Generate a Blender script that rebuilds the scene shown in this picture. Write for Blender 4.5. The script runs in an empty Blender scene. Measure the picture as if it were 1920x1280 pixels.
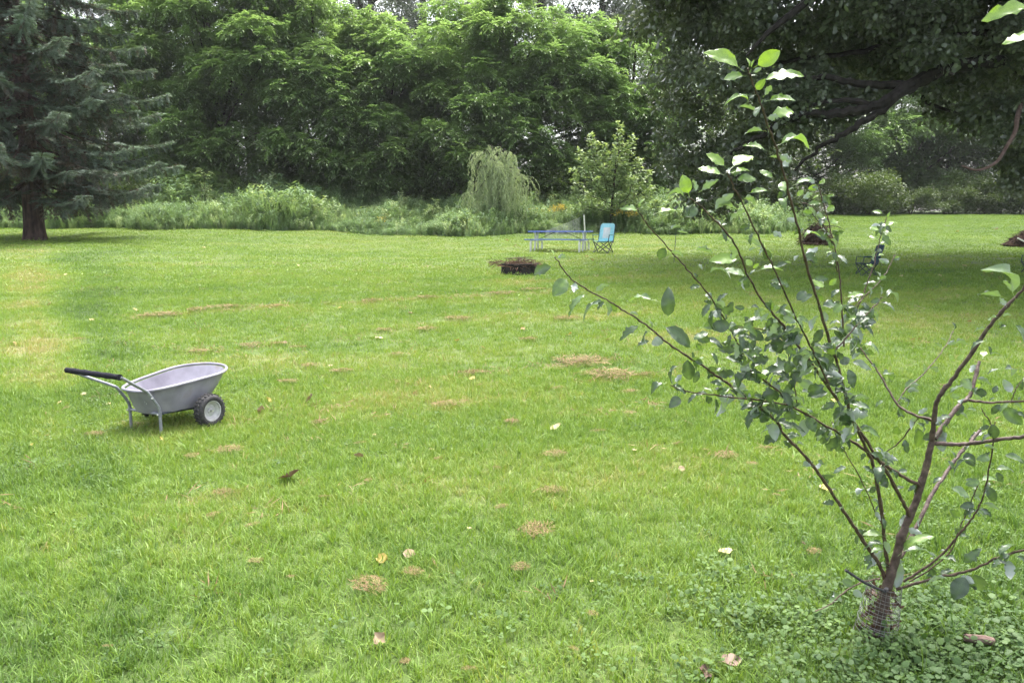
import bpy, math, random
import numpy as np
from mathutils import Vector, Matrix

# ------------------------------------------------------------------ camera, sky, sun, exposure
SC = bpy.context.scene
COL = SC.collection
W, H, FPX = 1920.0, 1280.0, 1450.0
EYE = np.array([0.0, 0.0, 1.7])
PITCH = math.atan(210.0 / FPX)
cam_d = bpy.data.cameras.new("camera")
cam_d.sensor_fit = 'HORIZONTAL'
cam_d.sensor_width = 36.0
cam_d.lens = 36.0 * FPX / W
cam_d.clip_start = 0.05
cam_d.clip_end = 3000.0
cam = bpy.data.objects.new("camera", cam_d)
COL.objects.link(cam)
cam.location = EYE
cam.rotation_euler = (math.pi / 2 - PITCH, 0, 0)
SC.camera = cam

SUN_EL, SUN_AZ = math.radians(68), math.radians(24)   # azimuth from +Y towards +X: high, from behind the oak
wd = bpy.data.worlds.new("World")
SC.world = wd
wd.use_nodes = True
nt = wd.node_tree
nt.nodes.clear()
sky = nt.nodes.new('ShaderNodeTexSky')
sky.sky_type = 'NISHITA'
sky.sun_disc = False
sky.sun_elevation = SUN_EL
sky.sun_rotation = SUN_AZ
sky.air_density = 1.0
sky.dust_density = 6.0
sky.ozone_density = 1.0
hsv = nt.nodes.new('ShaderNodeHueSaturation')
hsv.inputs['Saturation'].default_value = 0.40
bg = nt.nodes.new('ShaderNodeBackground')
bg.inputs['Strength'].default_value = 0.15
wo = nt.nodes.new('ShaderNodeOutputWorld')
nt.links.new(sky.outputs[0], hsv.inputs['Color'])
nt.links.new(hsv.outputs[0], bg.inputs['Color'])
nt.links.new(bg.outputs[0], wo.inputs['Surface'])

sl = bpy.data.lights.new("sun", 'SUN')
sl.energy = 1.15
sl.angle = math.radians(18)
sl.color = (1.0, 0.95, 0.86)
sun = bpy.data.objects.new("sun", sl)
COL.objects.link(sun)
sdir = Vector((math.sin(SUN_AZ) * math.cos(SUN_EL), math.cos(SUN_AZ) * math.cos(SUN_EL), math.sin(SUN_EL)))
sun.rotation_euler = sdir.to_track_quat('Z', 'Y').to_euler()
sun.location = (0, 0, 60)

SC.view_settings.view_transform = 'Standard'
SC.view_settings.look = 'None'
SC.view_settings.exposure = 2.18
SC.view_settings.gamma = 1.0
SC.cycles.max_bounces = 7
SC.cycles.diffuse_bounces = 5
SC.cycles.glossy_bounces = 2
SC.cycles.transmission_bounces = 4
SC.cycles.transparent_max_bounces = 6
SC.cycles.volume_bounces = 0
SC.cycles.use_adaptive_sampling = True
SC.cycles.adaptive_threshold = 0.015
SC.cycles.use_denoising = True

RNG = np.random.default_rng(11)
random.seed(5)

# ------------------------------------------------------------------ helpers: pixels to places, noise, ground height
FWD = np.array([0, math.cos(PITCH), -math.sin(PITCH)])
UPV = np.array([0, math.sin(PITCH), math.cos(PITCH)])
RGT = np.array([1.0, 0, 0])


def ray(px, py):
    return FWD + RGT * (px - W / 2) / FPX - UPV * (py - H / 2) / FPX


def P(px, py, d):
    """the point seen at photo pixel (px, py), d metres in front of the viewer"""
    r = ray(px, py)
    return EYE + r * (d / r[1])


def ss(a, b, x):
    t = np.clip((x - a) / (b - a), 0, 1)
    return t * t * (3 - 2 * t)


def _hash(i, j, s):
    n = (i * 374761393 + j * 668265263 + s * 974634211) & 0x7fffffff
    n = ((n ^ (n >> 13)) * 1274126177) & 0x7fffffff
    return ((n ^ (n >> 16)) & 0xffff) / 65535.0


def noise(x, y, s=0):
    x = np.asarray(x, float); y = np.asarray(y, float)
    xi = np.floor(x).astype(np.int64); yi = np.floor(y).astype(np.int64)
    u = x - xi; v = y - yi
    u = u * u * (3 - 2 * u); v = v * v * (3 - 2 * v)
    a = _hash(xi, yi, s); b = _hash(xi + 1, yi, s); c = _hash(xi, yi + 1, s); d = _hash(xi + 1, yi + 1, s)
    return (a * (1 - u) + b * u) * (1 - v) + (c * (1 - u) + d * u) * v


def fbm(x, y, s=0, o=3):
    r = 0; a = 0.5; t = 0
    for k in range(o):
        r = r + a * noise(x * 2 ** k, y * 2 ** k, s + k * 7); t += a; a *= 0.5
    return r / t


_yy = np.linspace(-40, 500, 5401)
def _table(pts):
    z = np.interp(_yy, [p[0] for p in pts], [p[1] for p in pts])
    k = np.exp(-0.5 * (np.arange(-40, 41) / 14.0) ** 2); k /= k.sum()
    return np.convolve(np.pad(z, 40, 'edge'), k, 'valid')
T_BANK = _table([(-40, 0), (7, 0), (12, .25), (18, .6), (24, .73), (30, .85), (36, 1.25), (40, 1.5), (44, 2.0), (50, 3.9), (56, 4.7), (80, 5.4), (500, 9)])
T_OPEN = _table([(-40, 0), (7, 0), (12, .25), (18, .6), (24, .73), (30, .85), (36, 1.22), (40, 1.45), (50, 2.05), (65, 2.86), (72, 3.1), (100, 4), (500, 9)])


def gz(x, y, fine=True):
    x = np.asarray(x, float); y = np.asarray(y, float)
    w = ss(0.27, 0.36, x / np.maximum(y, 1.0))
    z = np.interp(y, _yy, T_BANK) * (1 - w) + np.interp(y, _yy, T_OPEN) * w
    z = z + 0.42 * ss(4, 16, -x) * ss(14, 28, y) * (1 - ss(38, 50, y))
    if fine:
        z = z + 0.05 * (fbm(x * .45, y * .45, 3) - .5) + 0.02 * (noise(x * 2.1, y * 2.1, 9) - .5)
    return z


def G(px, py, off=0.0):
    """where the photo pixel's line of sight meets the ground"""
    r = ray(px, py)
    lo, hi = 0.5, 120.0
    t = np.linspace(1.0, 120, 6000)
    pts = EYE[None] + r[None] * (t / r[1])[:, None]
    below = pts[:, 2] < gz(pts[:, 0], pts[:, 1])
    k = int(np.argmax(below)) if below.any() else 3000
    p = pts[k].copy()
    p[2] = float(gz(p[0], p[1])) + off
    return p


def link(o, parent=None):
    COL.objects.link(o)
    if parent is not None:
        o.parent = parent
    return o


def tag(o, label=None, cat=None, group=None, kind=None):
    if label: o['label'] = label
    if cat: o['category'] = cat
    if group: o['group'] = group
    if kind: o['kind'] = kind
    return o


def empty(name, loc=(0, 0, 0), rz=0.0, label=None, cat=None, group=None):
    o = bpy.data.objects.new(name, None)
    o.empty_display_size = 0.1
    o.location = [float(v) for v in loc]
    o.rotation_euler = (0, 0, rz)
    COL.objects.link(o)
    return tag(o, label, cat, group)


def mesh_quads(name, V, Q, tint=None, mat=None, smooth=False):
    V = np.ascontiguousarray(V, dtype=np.float32); Q = np.ascontiguousarray(Q, dtype=np.int32)
    me = bpy.data.meshes.new(name)
    me.vertices.add(len(V)); me.vertices.foreach_set('co', V.ravel())
    n = len(Q); k = Q.shape[1]
    me.loops.add(n * k); me.loops.foreach_set('vertex_index', Q.ravel())
    me.polygons.add(n); me.polygons.foreach_set('loop_start', np.arange(0, n * k, k, dtype=np.int32))
    if smooth:
        me.polygons.foreach_set('use_smooth', np.ones(n, dtype=bool))
    me.update(calc_edges=True)
    if tint is not None:
        a = me.attributes.new('tint', 'FLOAT', 'POINT')
        a.data.foreach_set('value', np.ascontiguousarray(tint, dtype=np.float32))
    if mat is not None:
        me.materials.append(mat)
    return me


def obj(name, me, parent=None, loc=None, rot=None):
    o = bpy.data.objects.new(name, me)
    if loc is not None: o.location = [float(v) for v in loc]
    if rot is not None: o.rotation_euler = rot
    return link(o, parent)


class MB:
    """collects shapes into one mesh"""
    def __init__(self):
        self.v, self.f = [], []

    def add(self, vs, fs):
        b = len(self.v)
        self.v += [tuple(float(c) for c in p) for p in vs]
        self.f += [tuple(i + b for i in q) for q in fs]

    def box(self, c, s, rot=None):
        c = np.array(c, float); h = np.array(s, float) / 2
        vs = [np.array([x, y, z]) * h for x in (-1, 1) for y in (-1, 1) for z in (-1, 1)]
        if rot is not None:
            vs = [np.array(rot @ Vector(p)) for p in vs]
        self.add([c + p for p in vs], [(0, 1, 3, 2), (4, 6, 7, 5), (0, 4, 5, 1), (2, 3, 7, 6), (0, 2, 6, 4), (1, 5, 7, 3)])

    def tube(self, pts, rad, n=8, cap=True):
        pts = np.array(pts, float)
        rad = np.broadcast_to(np.asarray(rad, float), (len(pts),))
        t = np.gradient(pts, axis=0); t /= np.linalg.norm(t, axis=1)[:, None] + 1e-12
        u = np.cross(t[0], [0, 0, 1.0])
        if np.linalg.norm(u) < 1e-3: u = np.cross(t[0], [1.0, 0, 0])
        u /= np.linalg.norm(u)
        vs = []
        for i in range(len(pts)):
            u = u - t[i] * np.dot(u, t[i]); u /= np.linalg.norm(u) + 1e-12
            w = np.cross(t[i], u)
            for k in range(n):
                a = 2 * math.pi * k / n
                vs.append(pts[i] + rad[i] * (u * math.cos(a) + w * math.sin(a)))
        fs = []
        for i in range(len(pts) - 1):
            for k in range(n):
                k2 = (k + 1) % n
                fs.append((i * n + k, i * n + k2, (i + 1) * n + k2, (i + 1) * n + k))
        if cap:
            fs.append(tuple(range(n))[::-1])
            fs.append(tuple((len(pts) - 1) * n + k for k in range(n)))
        self.add(vs, fs)

    def lathe(self, prof, n=32, axis=2, closed=False):
        vs, fs = [], []
        for k in range(n):
            a = 2 * math.pi * k / n
            for r, h in prof:
                p = [r * math.cos(a), r * math.sin(a), h]
                if axis == 1: p = [p[0], p[2], p[1]]
                vs.append(p)
        m = len(prof)
        for k in range(n):
            k2 = (k + 1) % n
            for i in range(m if closed else m - 1):
                i2 = (i + 1) % m
                fs.append((k * m + i, k2 * m + i, k2 * m + i2, k * m + i2))
        self.add(vs, fs)

    def build(self, name, mat, parent=None, smooth=True, loc=None, rot=None):
        me = bpy.data.meshes.new(name)
        me.from_pydata(self.v, [], self.f)
        if smooth:
            me.polygons.foreach_set('use_smooth', np.ones(len(me.polygons), dtype=bool))
        if mat: me.materials.append(mat)
        me.update()
        if smooth:
            try: me.set_sharp_from_angle(angle=math.radians(40))
            except Exception: pass
        return obj(name, me, parent, loc, rot)


def spline(pts, per=6):
    """Catmull-Rom through the given rows"""
    p = np.array(pts, float)
    if len(p) < 3:
        t = np.linspace(0, 1, per * (len(p) - 1) + 1)[:, None]
        return p[0] * (1 - t) + p[-1] * t
    q = np.vstack([2 * p[0] - p[1], p, 2 * p[-1] - p[-2]])
    out = []
    for i in range(1, len(q) - 2):
        for k in range(per):
            t = k / per
            a, b, c, d = q[i - 1], q[i], q[i + 1], q[i + 2]
            out.append(0.5 * (2 * b + (c - a) * t + (2 * a - 5 * b + 4 * c - d) * t * t + (3 * b - a - 3 * c + d) * t ** 3))
    out.append(q[-2])
    return np.array(out)


def unit(v):
    v = np.asarray(v, float)
    return v / (np.linalg.norm(v, axis=-1, keepdims=True) + 1e-12)


def rdir(n, rng=None):
    g = (rng or RNG).normal(size=(n, 3))
    return unit(g)


def leafquads(base, d, nrm, L, Wd, tint, fold=0.18, droop=0.0):
    """one folded four-cornered leaf blade for each row"""
    d = unit(d); x = unit(np.cross(d, nrm)); z = np.cross(x, d)
    L = np.broadcast_to(np.asarray(L, float), (len(base),))[:, None]
    Wd = np.broadcast_to(np.asarray(Wd, float), (len(base),))[:, None]
    m = base + d * L * 0.46
    V = np.stack([base, m + x * Wd * .5 + z * Wd * fold, base + d * L - z * L * droop, m - x * Wd * .5 + z * Wd * fold], 1).reshape(-1, 3)
    Q = np.arange(len(base) * 4).reshape(-1, 4)
    return V, Q, np.repeat(tint, 4)


def join(parts):
    Vs, Qs, Ts, b = [], [], [], 0
    for V, Q, T in parts:
        Vs.append(V); Qs.append(Q + b); Ts.append(T); b += len(V)
    return np.concatenate(Vs), np.concatenate(Qs), np.concatenate(Ts)

# ------------------------------------------------------------------ materials
def new_mat(name):
    m = bpy.data.materials.new(name)
    m.use_nodes = True
    n = m.node_tree; n.nodes.clear()
    out = n.nodes.new('ShaderNodeOutputMaterial')
    return m, n, out


def ramp(n, stops):
    r = n.nodes.new('ShaderNodeValToRGB')
    e = r.color_ramp.elements
    while len(e) > 2: e.remove(e[-1])
    for i, (p, c) in enumerate(stops):
        if i < 2:
            e[i].position = p; e[i].color = (*c, 1)
        else:
            x = e.new(p); x.color = (*c, 1)
    return r


def leaf_mat(name, stops, rough=0.5, spec=0.4, trans=0.3, tcol=(1.25, 1.2, 0.6), under=None, instancer=False, mottled=0.0):
    m, n, out = new_mat(name)
    at = n.nodes.new('ShaderNodeAttribute')
    at.attribute_name = 'tint'
    if instancer: at.attribute_type = 'INSTANCER'
    r = ramp(n, stops)
    n.links.new(at.outputs['Fac'], r.inputs['Fac'])
    col = r.outputs['Color']
    if mottled:
        tc = n.nodes.new('ShaderNodeTexCoord')
        nz = n.nodes.new('ShaderNodeTexNoise'); nz.inputs['Scale'].default_value = 60; nz.inputs['Detail'].default_value = 3
        n.links.new(tc.outputs['Object'], nz.inputs['Vector'])
        mp = n.nodes.new('ShaderNodeMapRange'); mp.inputs['From Min'].default_value = .3; mp.inputs['From Max'].default_value = .7
        mp.inputs['To Min'].default_value = 1 - mottled; mp.inputs['To Max'].default_value = 1 + mottled
        n.links.new(nz.outputs['Fac'], mp.inputs['Value'])
        mx = n.nodes.new('ShaderNodeVectorMath'); mx.operation = 'SCALE'
        n.links.new(col, mx.inputs[0]); n.links.new(mp.outputs['Result'], mx.inputs['Scale'])
        col = mx.outputs[0]
    if under is not None:
        ge = n.nodes.new('ShaderNodeNewGeometry')
        mu = n.nodes.new('ShaderNodeMix'); mu.data_type = 'RGBA'
        n.links.new(ge.outputs['Backfacing'], mu.inputs['Factor'])
        n.links.new(col, mu.inputs['A']); mu.inputs['B'].default_value = (*under, 1)
        colf = mu.outputs['Result']
    else:
        colf = col
    b = n.nodes.new('ShaderNodeBsdfPrincipled')
    b.inputs['Roughness'].default_value = rough
    b.inputs['Specular IOR Level'].default_value = spec
    n.links.new(colf, b.inputs['Base Color'])
    t = n.nodes.new('ShaderNodeBsdfTranslucent')
    tm = n.nodes.new('ShaderNodeVectorMath'); tm.operation = 'MULTIPLY'
    n.links.new(col, tm.inputs[0]); tm.inputs[1].default_value = tcol
    n.links.new(tm.outputs[0], t.inputs['Color'])
    mix = n.nodes.new('ShaderNodeMixShader'); mix.inputs['Fac'].default_value = trans
    n.links.new(b.outputs[0], mix.inputs[1]); n.links.new(t.outputs[0], mix.inputs[2])
    n.links.new(mix.outputs[0], out.inputs['Surface'])
    return m


def rough_mat(name, c1, c2, scale=20, rough=0.8, spec=0.3, metal=0.0, bump=0.0, bscale=None, detail=5, stretch=(1, 1, 1), lo=.35, hi=.65, c3=None):
    m, n, out = new_mat(name)
    tc = n.nodes.new('ShaderNodeTexCoord')
    mpn = n.nodes.new('ShaderNodeMapping'); mpn.inputs['Scale'].default_value = stretch
    n.links.new(tc.outputs['Object'], mpn.inputs['Vector'])
    nz = n.nodes.new('ShaderNodeTexNoise'); nz.inputs['Scale'].default_value = scale; nz.inputs['Detail'].default_value = detail
    n.links.new(mpn.outputs[0], nz.inputs['Vector'])
    r = ramp(n, [(lo, c1), (hi, c2)] + ([(min(hi + .12, 1), c3)] if c3 else []))
    n.links.new(nz.outputs['Fac'], r.inputs['Fac'])
    b = n.nodes.new('ShaderNodeBsdfPrincipled')
    b.inputs['Roughness'].default_value = rough; b.inputs['Metallic'].default_value = metal
    b.inputs['Specular IOR Level'].default_value = spec
    n.links.new(r.outputs['Color'], b.inputs['Base Color'])
    if bump:
        nb = n.nodes.new('ShaderNodeTexNoise'); nb.inputs['Scale'].default_value = bscale or scale * 2; nb.inputs['Detail'].default_value = 6
        n.links.new(mpn.outputs[0], nb.inputs['Vector'])
        bp = n.nodes.new('ShaderNodeBump'); bp.inputs['Strength'].default_value = bump; bp.inputs['Distance'].default_value = 0.02
        n.links.new(nb.outputs['Fac'], bp.inputs['Height'])
        n.links.new(bp.outputs[0], b.inputs['Normal'])
    n.links.new(b.outputs[0], out.inputs['Surface'])
    return m


M = {}
M['walnut_leaf'] = leaf_mat('walnut_leaf', [(0, (.105, .165, .07)), (.5, (.155, .24, .085)), (1, (.27, .37, .13))], .45, .5, .5, (1.1, 1.2, .8))
M['poplar_leaf'] = leaf_mat('poplar_leaf', [(0, (.08, .105, .07)), (.6, (.13, .16, .115)), (1, (.21, .24, .18))], .38, .6, .22, (1.1, 1.2, .8))
M['oak_leaf'] = leaf_mat('oak_leaf', [(0, (.07, .098, .055)), (.6, (.11, .15, .082)), (1, (.19, .235, .135))], .3, .8, .32, under=(.095, .12, .09), instancer=True)
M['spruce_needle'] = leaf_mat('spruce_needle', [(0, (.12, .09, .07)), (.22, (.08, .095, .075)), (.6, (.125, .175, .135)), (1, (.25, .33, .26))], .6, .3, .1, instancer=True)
M['willow_leaf'] = leaf_mat('willow_leaf', [(0, (.26, .33, .18)), (1, (.42, .5, .29))], .5, .4, .4, (1.1, 1.1, .8))
M['sapling_leaf'] = leaf_mat('sapling_leaf', [(0, (.15, .225, .10)), (.6, (.24, .335, .155)), (1, (.38, .48, .26))], .5, .4, .3)
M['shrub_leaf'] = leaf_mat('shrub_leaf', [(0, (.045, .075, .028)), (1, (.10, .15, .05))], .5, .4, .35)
M['weed'] = leaf_mat('weed', [(0, (.11, .18, .095)), (.6, (.18, .285, .135)), (1, (.4, .49, .29))], .6, .3, .35, instancer=True)
M['vine'] = leaf_mat('vine', [(0, (.09, .155, .045)), (1, (.17, .26, .075))], .5, .4, .3, instancer=True)
M['grass'] = leaf_mat('grass', [(0, (.07, .14, .032)), (.5, (.165, .27, .048)), (.8, (.225, .3, .068)), (1, (.31, .29, .13))], .5, .3, .35, (1.2, 1.15, .55), instancer=True)
M['clover'] = leaf_mat('clover', [(0, (.05, .10, .028)), (1, (.125, .205, .05))], .6, .3, .25, (1.2, 1.15, .5), instancer=True)
M['apple_leaf'] = leaf_mat('apple_leaf', [(0, (.042, .072, .042)), (.3, (.075, .125, .06)), (.65, (.12, .205, .055)), (1, (.21, .33, .065))], .33, .7, .32, (1.35, 1.35, .5), under=(.34, .39, .36), mottled=.25)
M['dead_leaf'] = leaf_mat('dead_leaf', [(0, (.08, .045, .03)), (.3, (.17, .115, .095)), (.6, (.34, .25, .16)), (.85, (.45, .35, .09)), (1, (.48, .42, .25))], .6, .3, .15, (1, .9, .6))
M['flower'] = leaf_mat('flower', [(0, (.45, .33, .06)), (1, (.6, .5, .12))], .7, .2, .2)
M['straw'] = leaf_mat('straw', [(0, (.08, .05, .027)), (.5, (.215, .14, .07)), (1, (.34, .25, .135))], .7, .2, .1)
M['twig_brown'] = leaf_mat('twig_brown', [(0, (.06, .035, .025)), (.5, (.16, .09, .06)), (1, (.28, .17, .12))], .8, .2, 0.0)
M['twig_dark'] = leaf_mat('twig_dark', [(0, (.02, .013, .01)), (.5, (.05, .028, .022)), (1, (.1, .06, .045))], .8, .2, 0.0)
M['spruce_bark'] = rough_mat('spruce_bark', (.035, .024, .022), (.12, .08, .07), 9, .9, .2, bump=.8, stretch=(1, 1, .25))
M['oak_bark'] = rough_mat('oak_bark', (.014, .012, .011), (.038, .034, .031), 7, .9, .2, bump=.8, stretch=(1, 1, .4))
M['dead_limb'] = rough_mat('dead_limb', (.09, .06, .05), (.17, .12, .10), 10, .9, .2, bump=.4)
M['grey_bark'] = rough_mat('grey_bark', (.03, .025, .022), (.085, .07, .06), 5, .9, .2, bump=.6)
M['apple_bark'] = rough_mat('apple_bark', (.05, .032, .027), (.115, .08, .068), 45, .55, .35, bump=.25, bscale=120, c3=(.2, .14, .13))
M['apple_twig'] = rough_mat('apple_twig', (.04, .025, .017), (.10, .064, .045), 60, .55, .35, bump=.2, bscale=120)
M['wire'] = rough_mat('wire', (.16, .16, .16), (.34, .34, .33), 90, .45, .5, metal=.6)
M['black_rubber'] = rough_mat('black_rubber', (.025, .025, .028), (.06, .058, .06), 60, .8, .3, bump=.2, c3=(.1, .09, .075))
M['foam_grip'] = rough_mat('foam_grip', (.012, .012, .018), (.028, .028, .036), 120, .9, .15, bump=.5, bscale=400)
M['tray_plastic'] = rough_mat('tray_plastic', (.17, .162, .2), (.27, .26, .315), 5, .45, .45, bump=.08, bscale=150, lo=.3, hi=.58, c3=(.24, .21, .205))
M['frame_paint'] = rough_mat('frame_paint', (.19, .2, .235), (.28, .29, .33), 25, .4, .5, metal=.15)
M['rim_paint'] = rough_mat('rim_paint', (.3, .3, .31), (.44, .44, .46), 14, .45, .5, c3=(.26, .2, .16))
M['bolt'] = rough_mat('bolt', (.5, .5, .5), (.7, .7, .7), 50, .3, .5, metal=.7)
M['table_blue'] = rough_mat('table_blue', (.11, .16, .42), (.2, .27, .6), 12, .6, .4, stretch=(.3, 6, 1), c3=(.5, .52, .6))
M['bench_blue'] = rough_mat('bench_blue', (.10, .15, .40), (.17, .23, .52), 12, .6, .4, stretch=(.3, 6, 1), c3=(.4, .44, .5))
M['bench_green'] = rough_mat('bench_green', (.06, .18, .16), (.12, .28, .25), 12, .6, .4, stretch=(.3, 6, 1))
M['white_pipe'] = rough_mat('white_pipe', (.6, .6, .58), (.8, .8, .78), 15, .5, .4, c3=(.42, .36, .3))
M['dark_metal'] = rough_mat('dark_metal', (.02, .03, .035), (.05, .06, .07), 30, .5, .4)
M['chair_fabric'] = rough_mat('chair_fabric', (.2, .45, .53), (.27, .52, .6), 18, .75, .3, bump=.1)
M['chair_panel'] = rough_mat('chair_panel', (.42, .44, .45), (.5, .52, .54), 10, .75, .3, c3=(.5, .34, .3))
M['navy_fabric'] = rough_mat('navy_fabric', (.008, .02, .035), (.02, .05, .07), 18, .8, .3)
M['pit_steel'] = rough_mat('pit_steel', (.012, .012, .014), (.035, .032, .03), 8, .8, .3, bump=.2, c3=(.07, .04, .03))
M['soil'] = rough_mat('soil', (.03, .02, .015), (.07, .045, .035), 10, .95, .1, bump=.5)
M['log_bark'] = rough_mat('log_bark', (.08, .05, .04), (.2, .14, .12), 30, .9, .2, bump=.6, stretch=(.3, 1, 1))
M['net'] = rough_mat('net', (.3, .32, .33), (.42, .44, .45), 30, .7, .3)

# ------------------------------------------------------------------ the lawn and the land
def rel_px(x, y):
    """lateral slope and depth used only to lay out the mown bands"""
    return x / np.maximum(y, .5)


ROW_PX = [((240, 598), (560, 575), .16, .9), ((560, 575), (1045, 549), .10, .6), ((770, 722), (960, 698), .10, .8), ((1030, 692), (1160, 674), .13, 1.0), ((1080, 722), (1290, 698), .10, .8), ((560, 806), (900, 752), .07, .5), ((380, 664), (760, 620), .10, .45), ((960, 1008), (1070, 992), .05, .8), ((640, 1120), (800, 1078), .06, .6), ((380, 940), (480, 925), .06, .7), ((1330, 868), (1450, 846), .07, .7)]
ROWS_XY = [(G(*a)[:2], G(*b)[:2], w, k) for a, b, w, k in ROW_PX]


def row_mask(x, y):
    """broken rows where the mower dropped its clippings"""
    r = np.zeros(np.shape(x))
    for a, b, w, k in ROWS_XY:
        ab = b - a
        t = np.clip(((x - a[0]) * ab[0] + (y - a[1]) * ab[1]) / (ab @ ab), 0, 1)
        d2 = (x - a[0] - ab[0] * t) ** 2 + (y - a[1] - ab[1] * t) ** 2
        r = np.maximum(r, k * np.exp(-d2 / (w * (.6 + .8 * noise(x * 1.3, y * 1.3, 29))) ** 2))
    return r * ss(.28, .6, fbm(x * 3.0, y * 3.0, 57))


def dry_mask(x, y):
    """streaks of dry clippings left by the mower"""
    s = y - .36 * x
    u = x + .36 * y
    a = ss(.54, .74, fbm(s * 1.5, u * .30, 44)) * ss(4.0, 6.0, y) * (1 - ss(22, 30, y))
    return np.clip(.55 * a * ss(.35, .65, fbm(x * 2.2, y * 2.2, 52)) * ss(-.56, -.50, x / np.maximum(y, 1)) + row_mask(x, y), 0, 1)


def lawn_tint(x, y):
    """0 deep green .. 0.5 fresh .. 1 dry: turf variation, plus oak shade put into the far right"""
    t = 0.57 + 0.28 * (fbm(x * .16, y * .16, 21) - .5) + .34 * (fbm(x * .8, y * .8, 5) - .5)
    # mowing rows, running obliquely across the lawn
    s = y - .36 * x
    t = t + .10 * (noise(s * 1.4, (x + .36 * y) * .12, 31) - .5) + .07 * np.sin(s * 2.6 + 2 * noise(x * .2, y * .2, 8))
    dry = dry_mask(x, y)
    t = t + .30 * dry
    # wheel rut with cut straw
    rut = np.exp(-((s - 15.6 + .5 * noise(x * .5, 1.0, 3)) / .28) ** 2) * ss(-8, -6, x) * (1 - ss(1, 4, x))
    t = t + .10 * rut * (.5 + noise(x * 1.6, y * 1.6, 12))
    # darker clover band along the left, darker turf in the weedy corner by the apple tree
    rr = x / np.maximum(y, 1)
    band = np.exp(-((rr + .545 - .02 * np.sin(y * .8)) / .045) ** 2) * (1 - ss(20, 30, y))
    t = t - .26 * band + .28 * np.exp(-((rr + .62) / .045) ** 2) * ss(7, 10, y) * (1 - ss(20, 30, y)) - .2 * ss(-.60, -.66, rr) * (1 - ss(6, 9, y))
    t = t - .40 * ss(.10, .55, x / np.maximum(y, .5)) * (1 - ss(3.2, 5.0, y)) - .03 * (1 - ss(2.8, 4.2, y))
    t = t - .12 * ss(.15, .4, x / np.maximum(y, 1)) * ss(9, 16, y)  # far right lawn: shade under the oak put into the turf tint
    return np.clip(t, 0, 1)


def weed_edge(x):
    """where mown grass ends and the tall weeds begin (metres ahead)"""
    return 38.6 + .10 * x + .7 * np.sin(x * .5) + .5 * np.sin(x * 1.3 + 1)


gy = np.concatenate([np.linspace(-30, 1.5, 12), np.linspace(1.7, 12, 90), np.linspace(12.2, 45, 110), np.linspace(45.6, 90, 60), np.geomspace(92, 500, 18)])
gu = np.concatenate([-np.geomspace(400, 46, 12), np.linspace(-44, -12, 60), np.linspace(-11.8, 11.8, 130), np.linspace(12, 44, 60), np.geomspace(46, 400, 12)])
GX, GY = np.meshgrid(gu, gy)
GZ = gz(GX, GY)
nx = len(gu); ny = len(gy)
idx = np.arange(nx * ny).reshape(ny, nx)
Q = np.stack([idx[:-1, :-1], idx[:-1, 1:], idx[1:, 1:], idx[1:, :-1]], -1).reshape(-1, 4)
m, n, out = new_mat('lawn_ground')
at = n.nodes.new('ShaderNodeAttribute'); at.attribute_name = 'tint'
tc = n.nodes.new('ShaderNodeTexCoord')
nz = n.nodes.new('ShaderNodeTexNoise'); nz.inputs['Scale'].default_value = 9; nz.inputs['Detail'].default_value = 8; nz.inputs['Roughness'].default_value = .7
n.links.new(tc.outputs['Object'], nz.inputs['Vector'])
ma = n.nodes.new('ShaderNodeMath'); ma.operation = 'MULTIPLY_ADD'; ma.inputs[1].default_value = .7
n.links.new(nz.outputs['Fac'], ma.inputs[0])
sub = n.nodes.new('ShaderNodeMath'); sub.operation = 'SUBTRACT'; sub.inputs[1].default_value = .35
n.links.new(at.outputs['Fac'], sub.inputs[0]); n.links.new(sub.outputs[0], ma.inputs[2])
r = ramp(n, [(0, (.035, .06, .018)), (.5, (.075, .115, .03)), (.8, (.12, .145, .045)), (1, (.18, .16, .08))])
n.links.new(ma.outputs[0], r.inputs['Fac'])
b = n.nodes.new('ShaderNodeBsdfPrincipled'); b.inputs['Roughness'].default_value = .85; b.inputs['Specular IOR Level'].default_value = .15
n.links.new(r.outputs['Color'], b.inputs['Base Color'])
nb = n.nodes.new('ShaderNodeTexNoise'); nb.inputs['Scale'].default_value = 40; nb.inputs['Detail'].default_value = 6
n.links.new(tc.outputs['Object'], nb.inputs['Vector'])
bp = n.nodes.new('ShaderNodeBump'); bp.inputs['Strength'].default_value = .6; bp.inputs['Distance'].default_value = .03
n.links.new(nb.outputs['Fac'], bp.inputs['Height']); n.links.new(bp.outputs[0], b.inputs['Normal'])
n.links.new(b.outputs[0], out.inputs['Surface'])
M['lawn_ground'] = m
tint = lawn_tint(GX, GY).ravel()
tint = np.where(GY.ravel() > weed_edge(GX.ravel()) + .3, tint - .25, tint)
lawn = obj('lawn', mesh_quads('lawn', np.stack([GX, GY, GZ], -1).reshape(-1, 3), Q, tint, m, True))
tag(lawn, 'gently rising mown lawn running back to the trees', None, None, 'structure')

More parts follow.
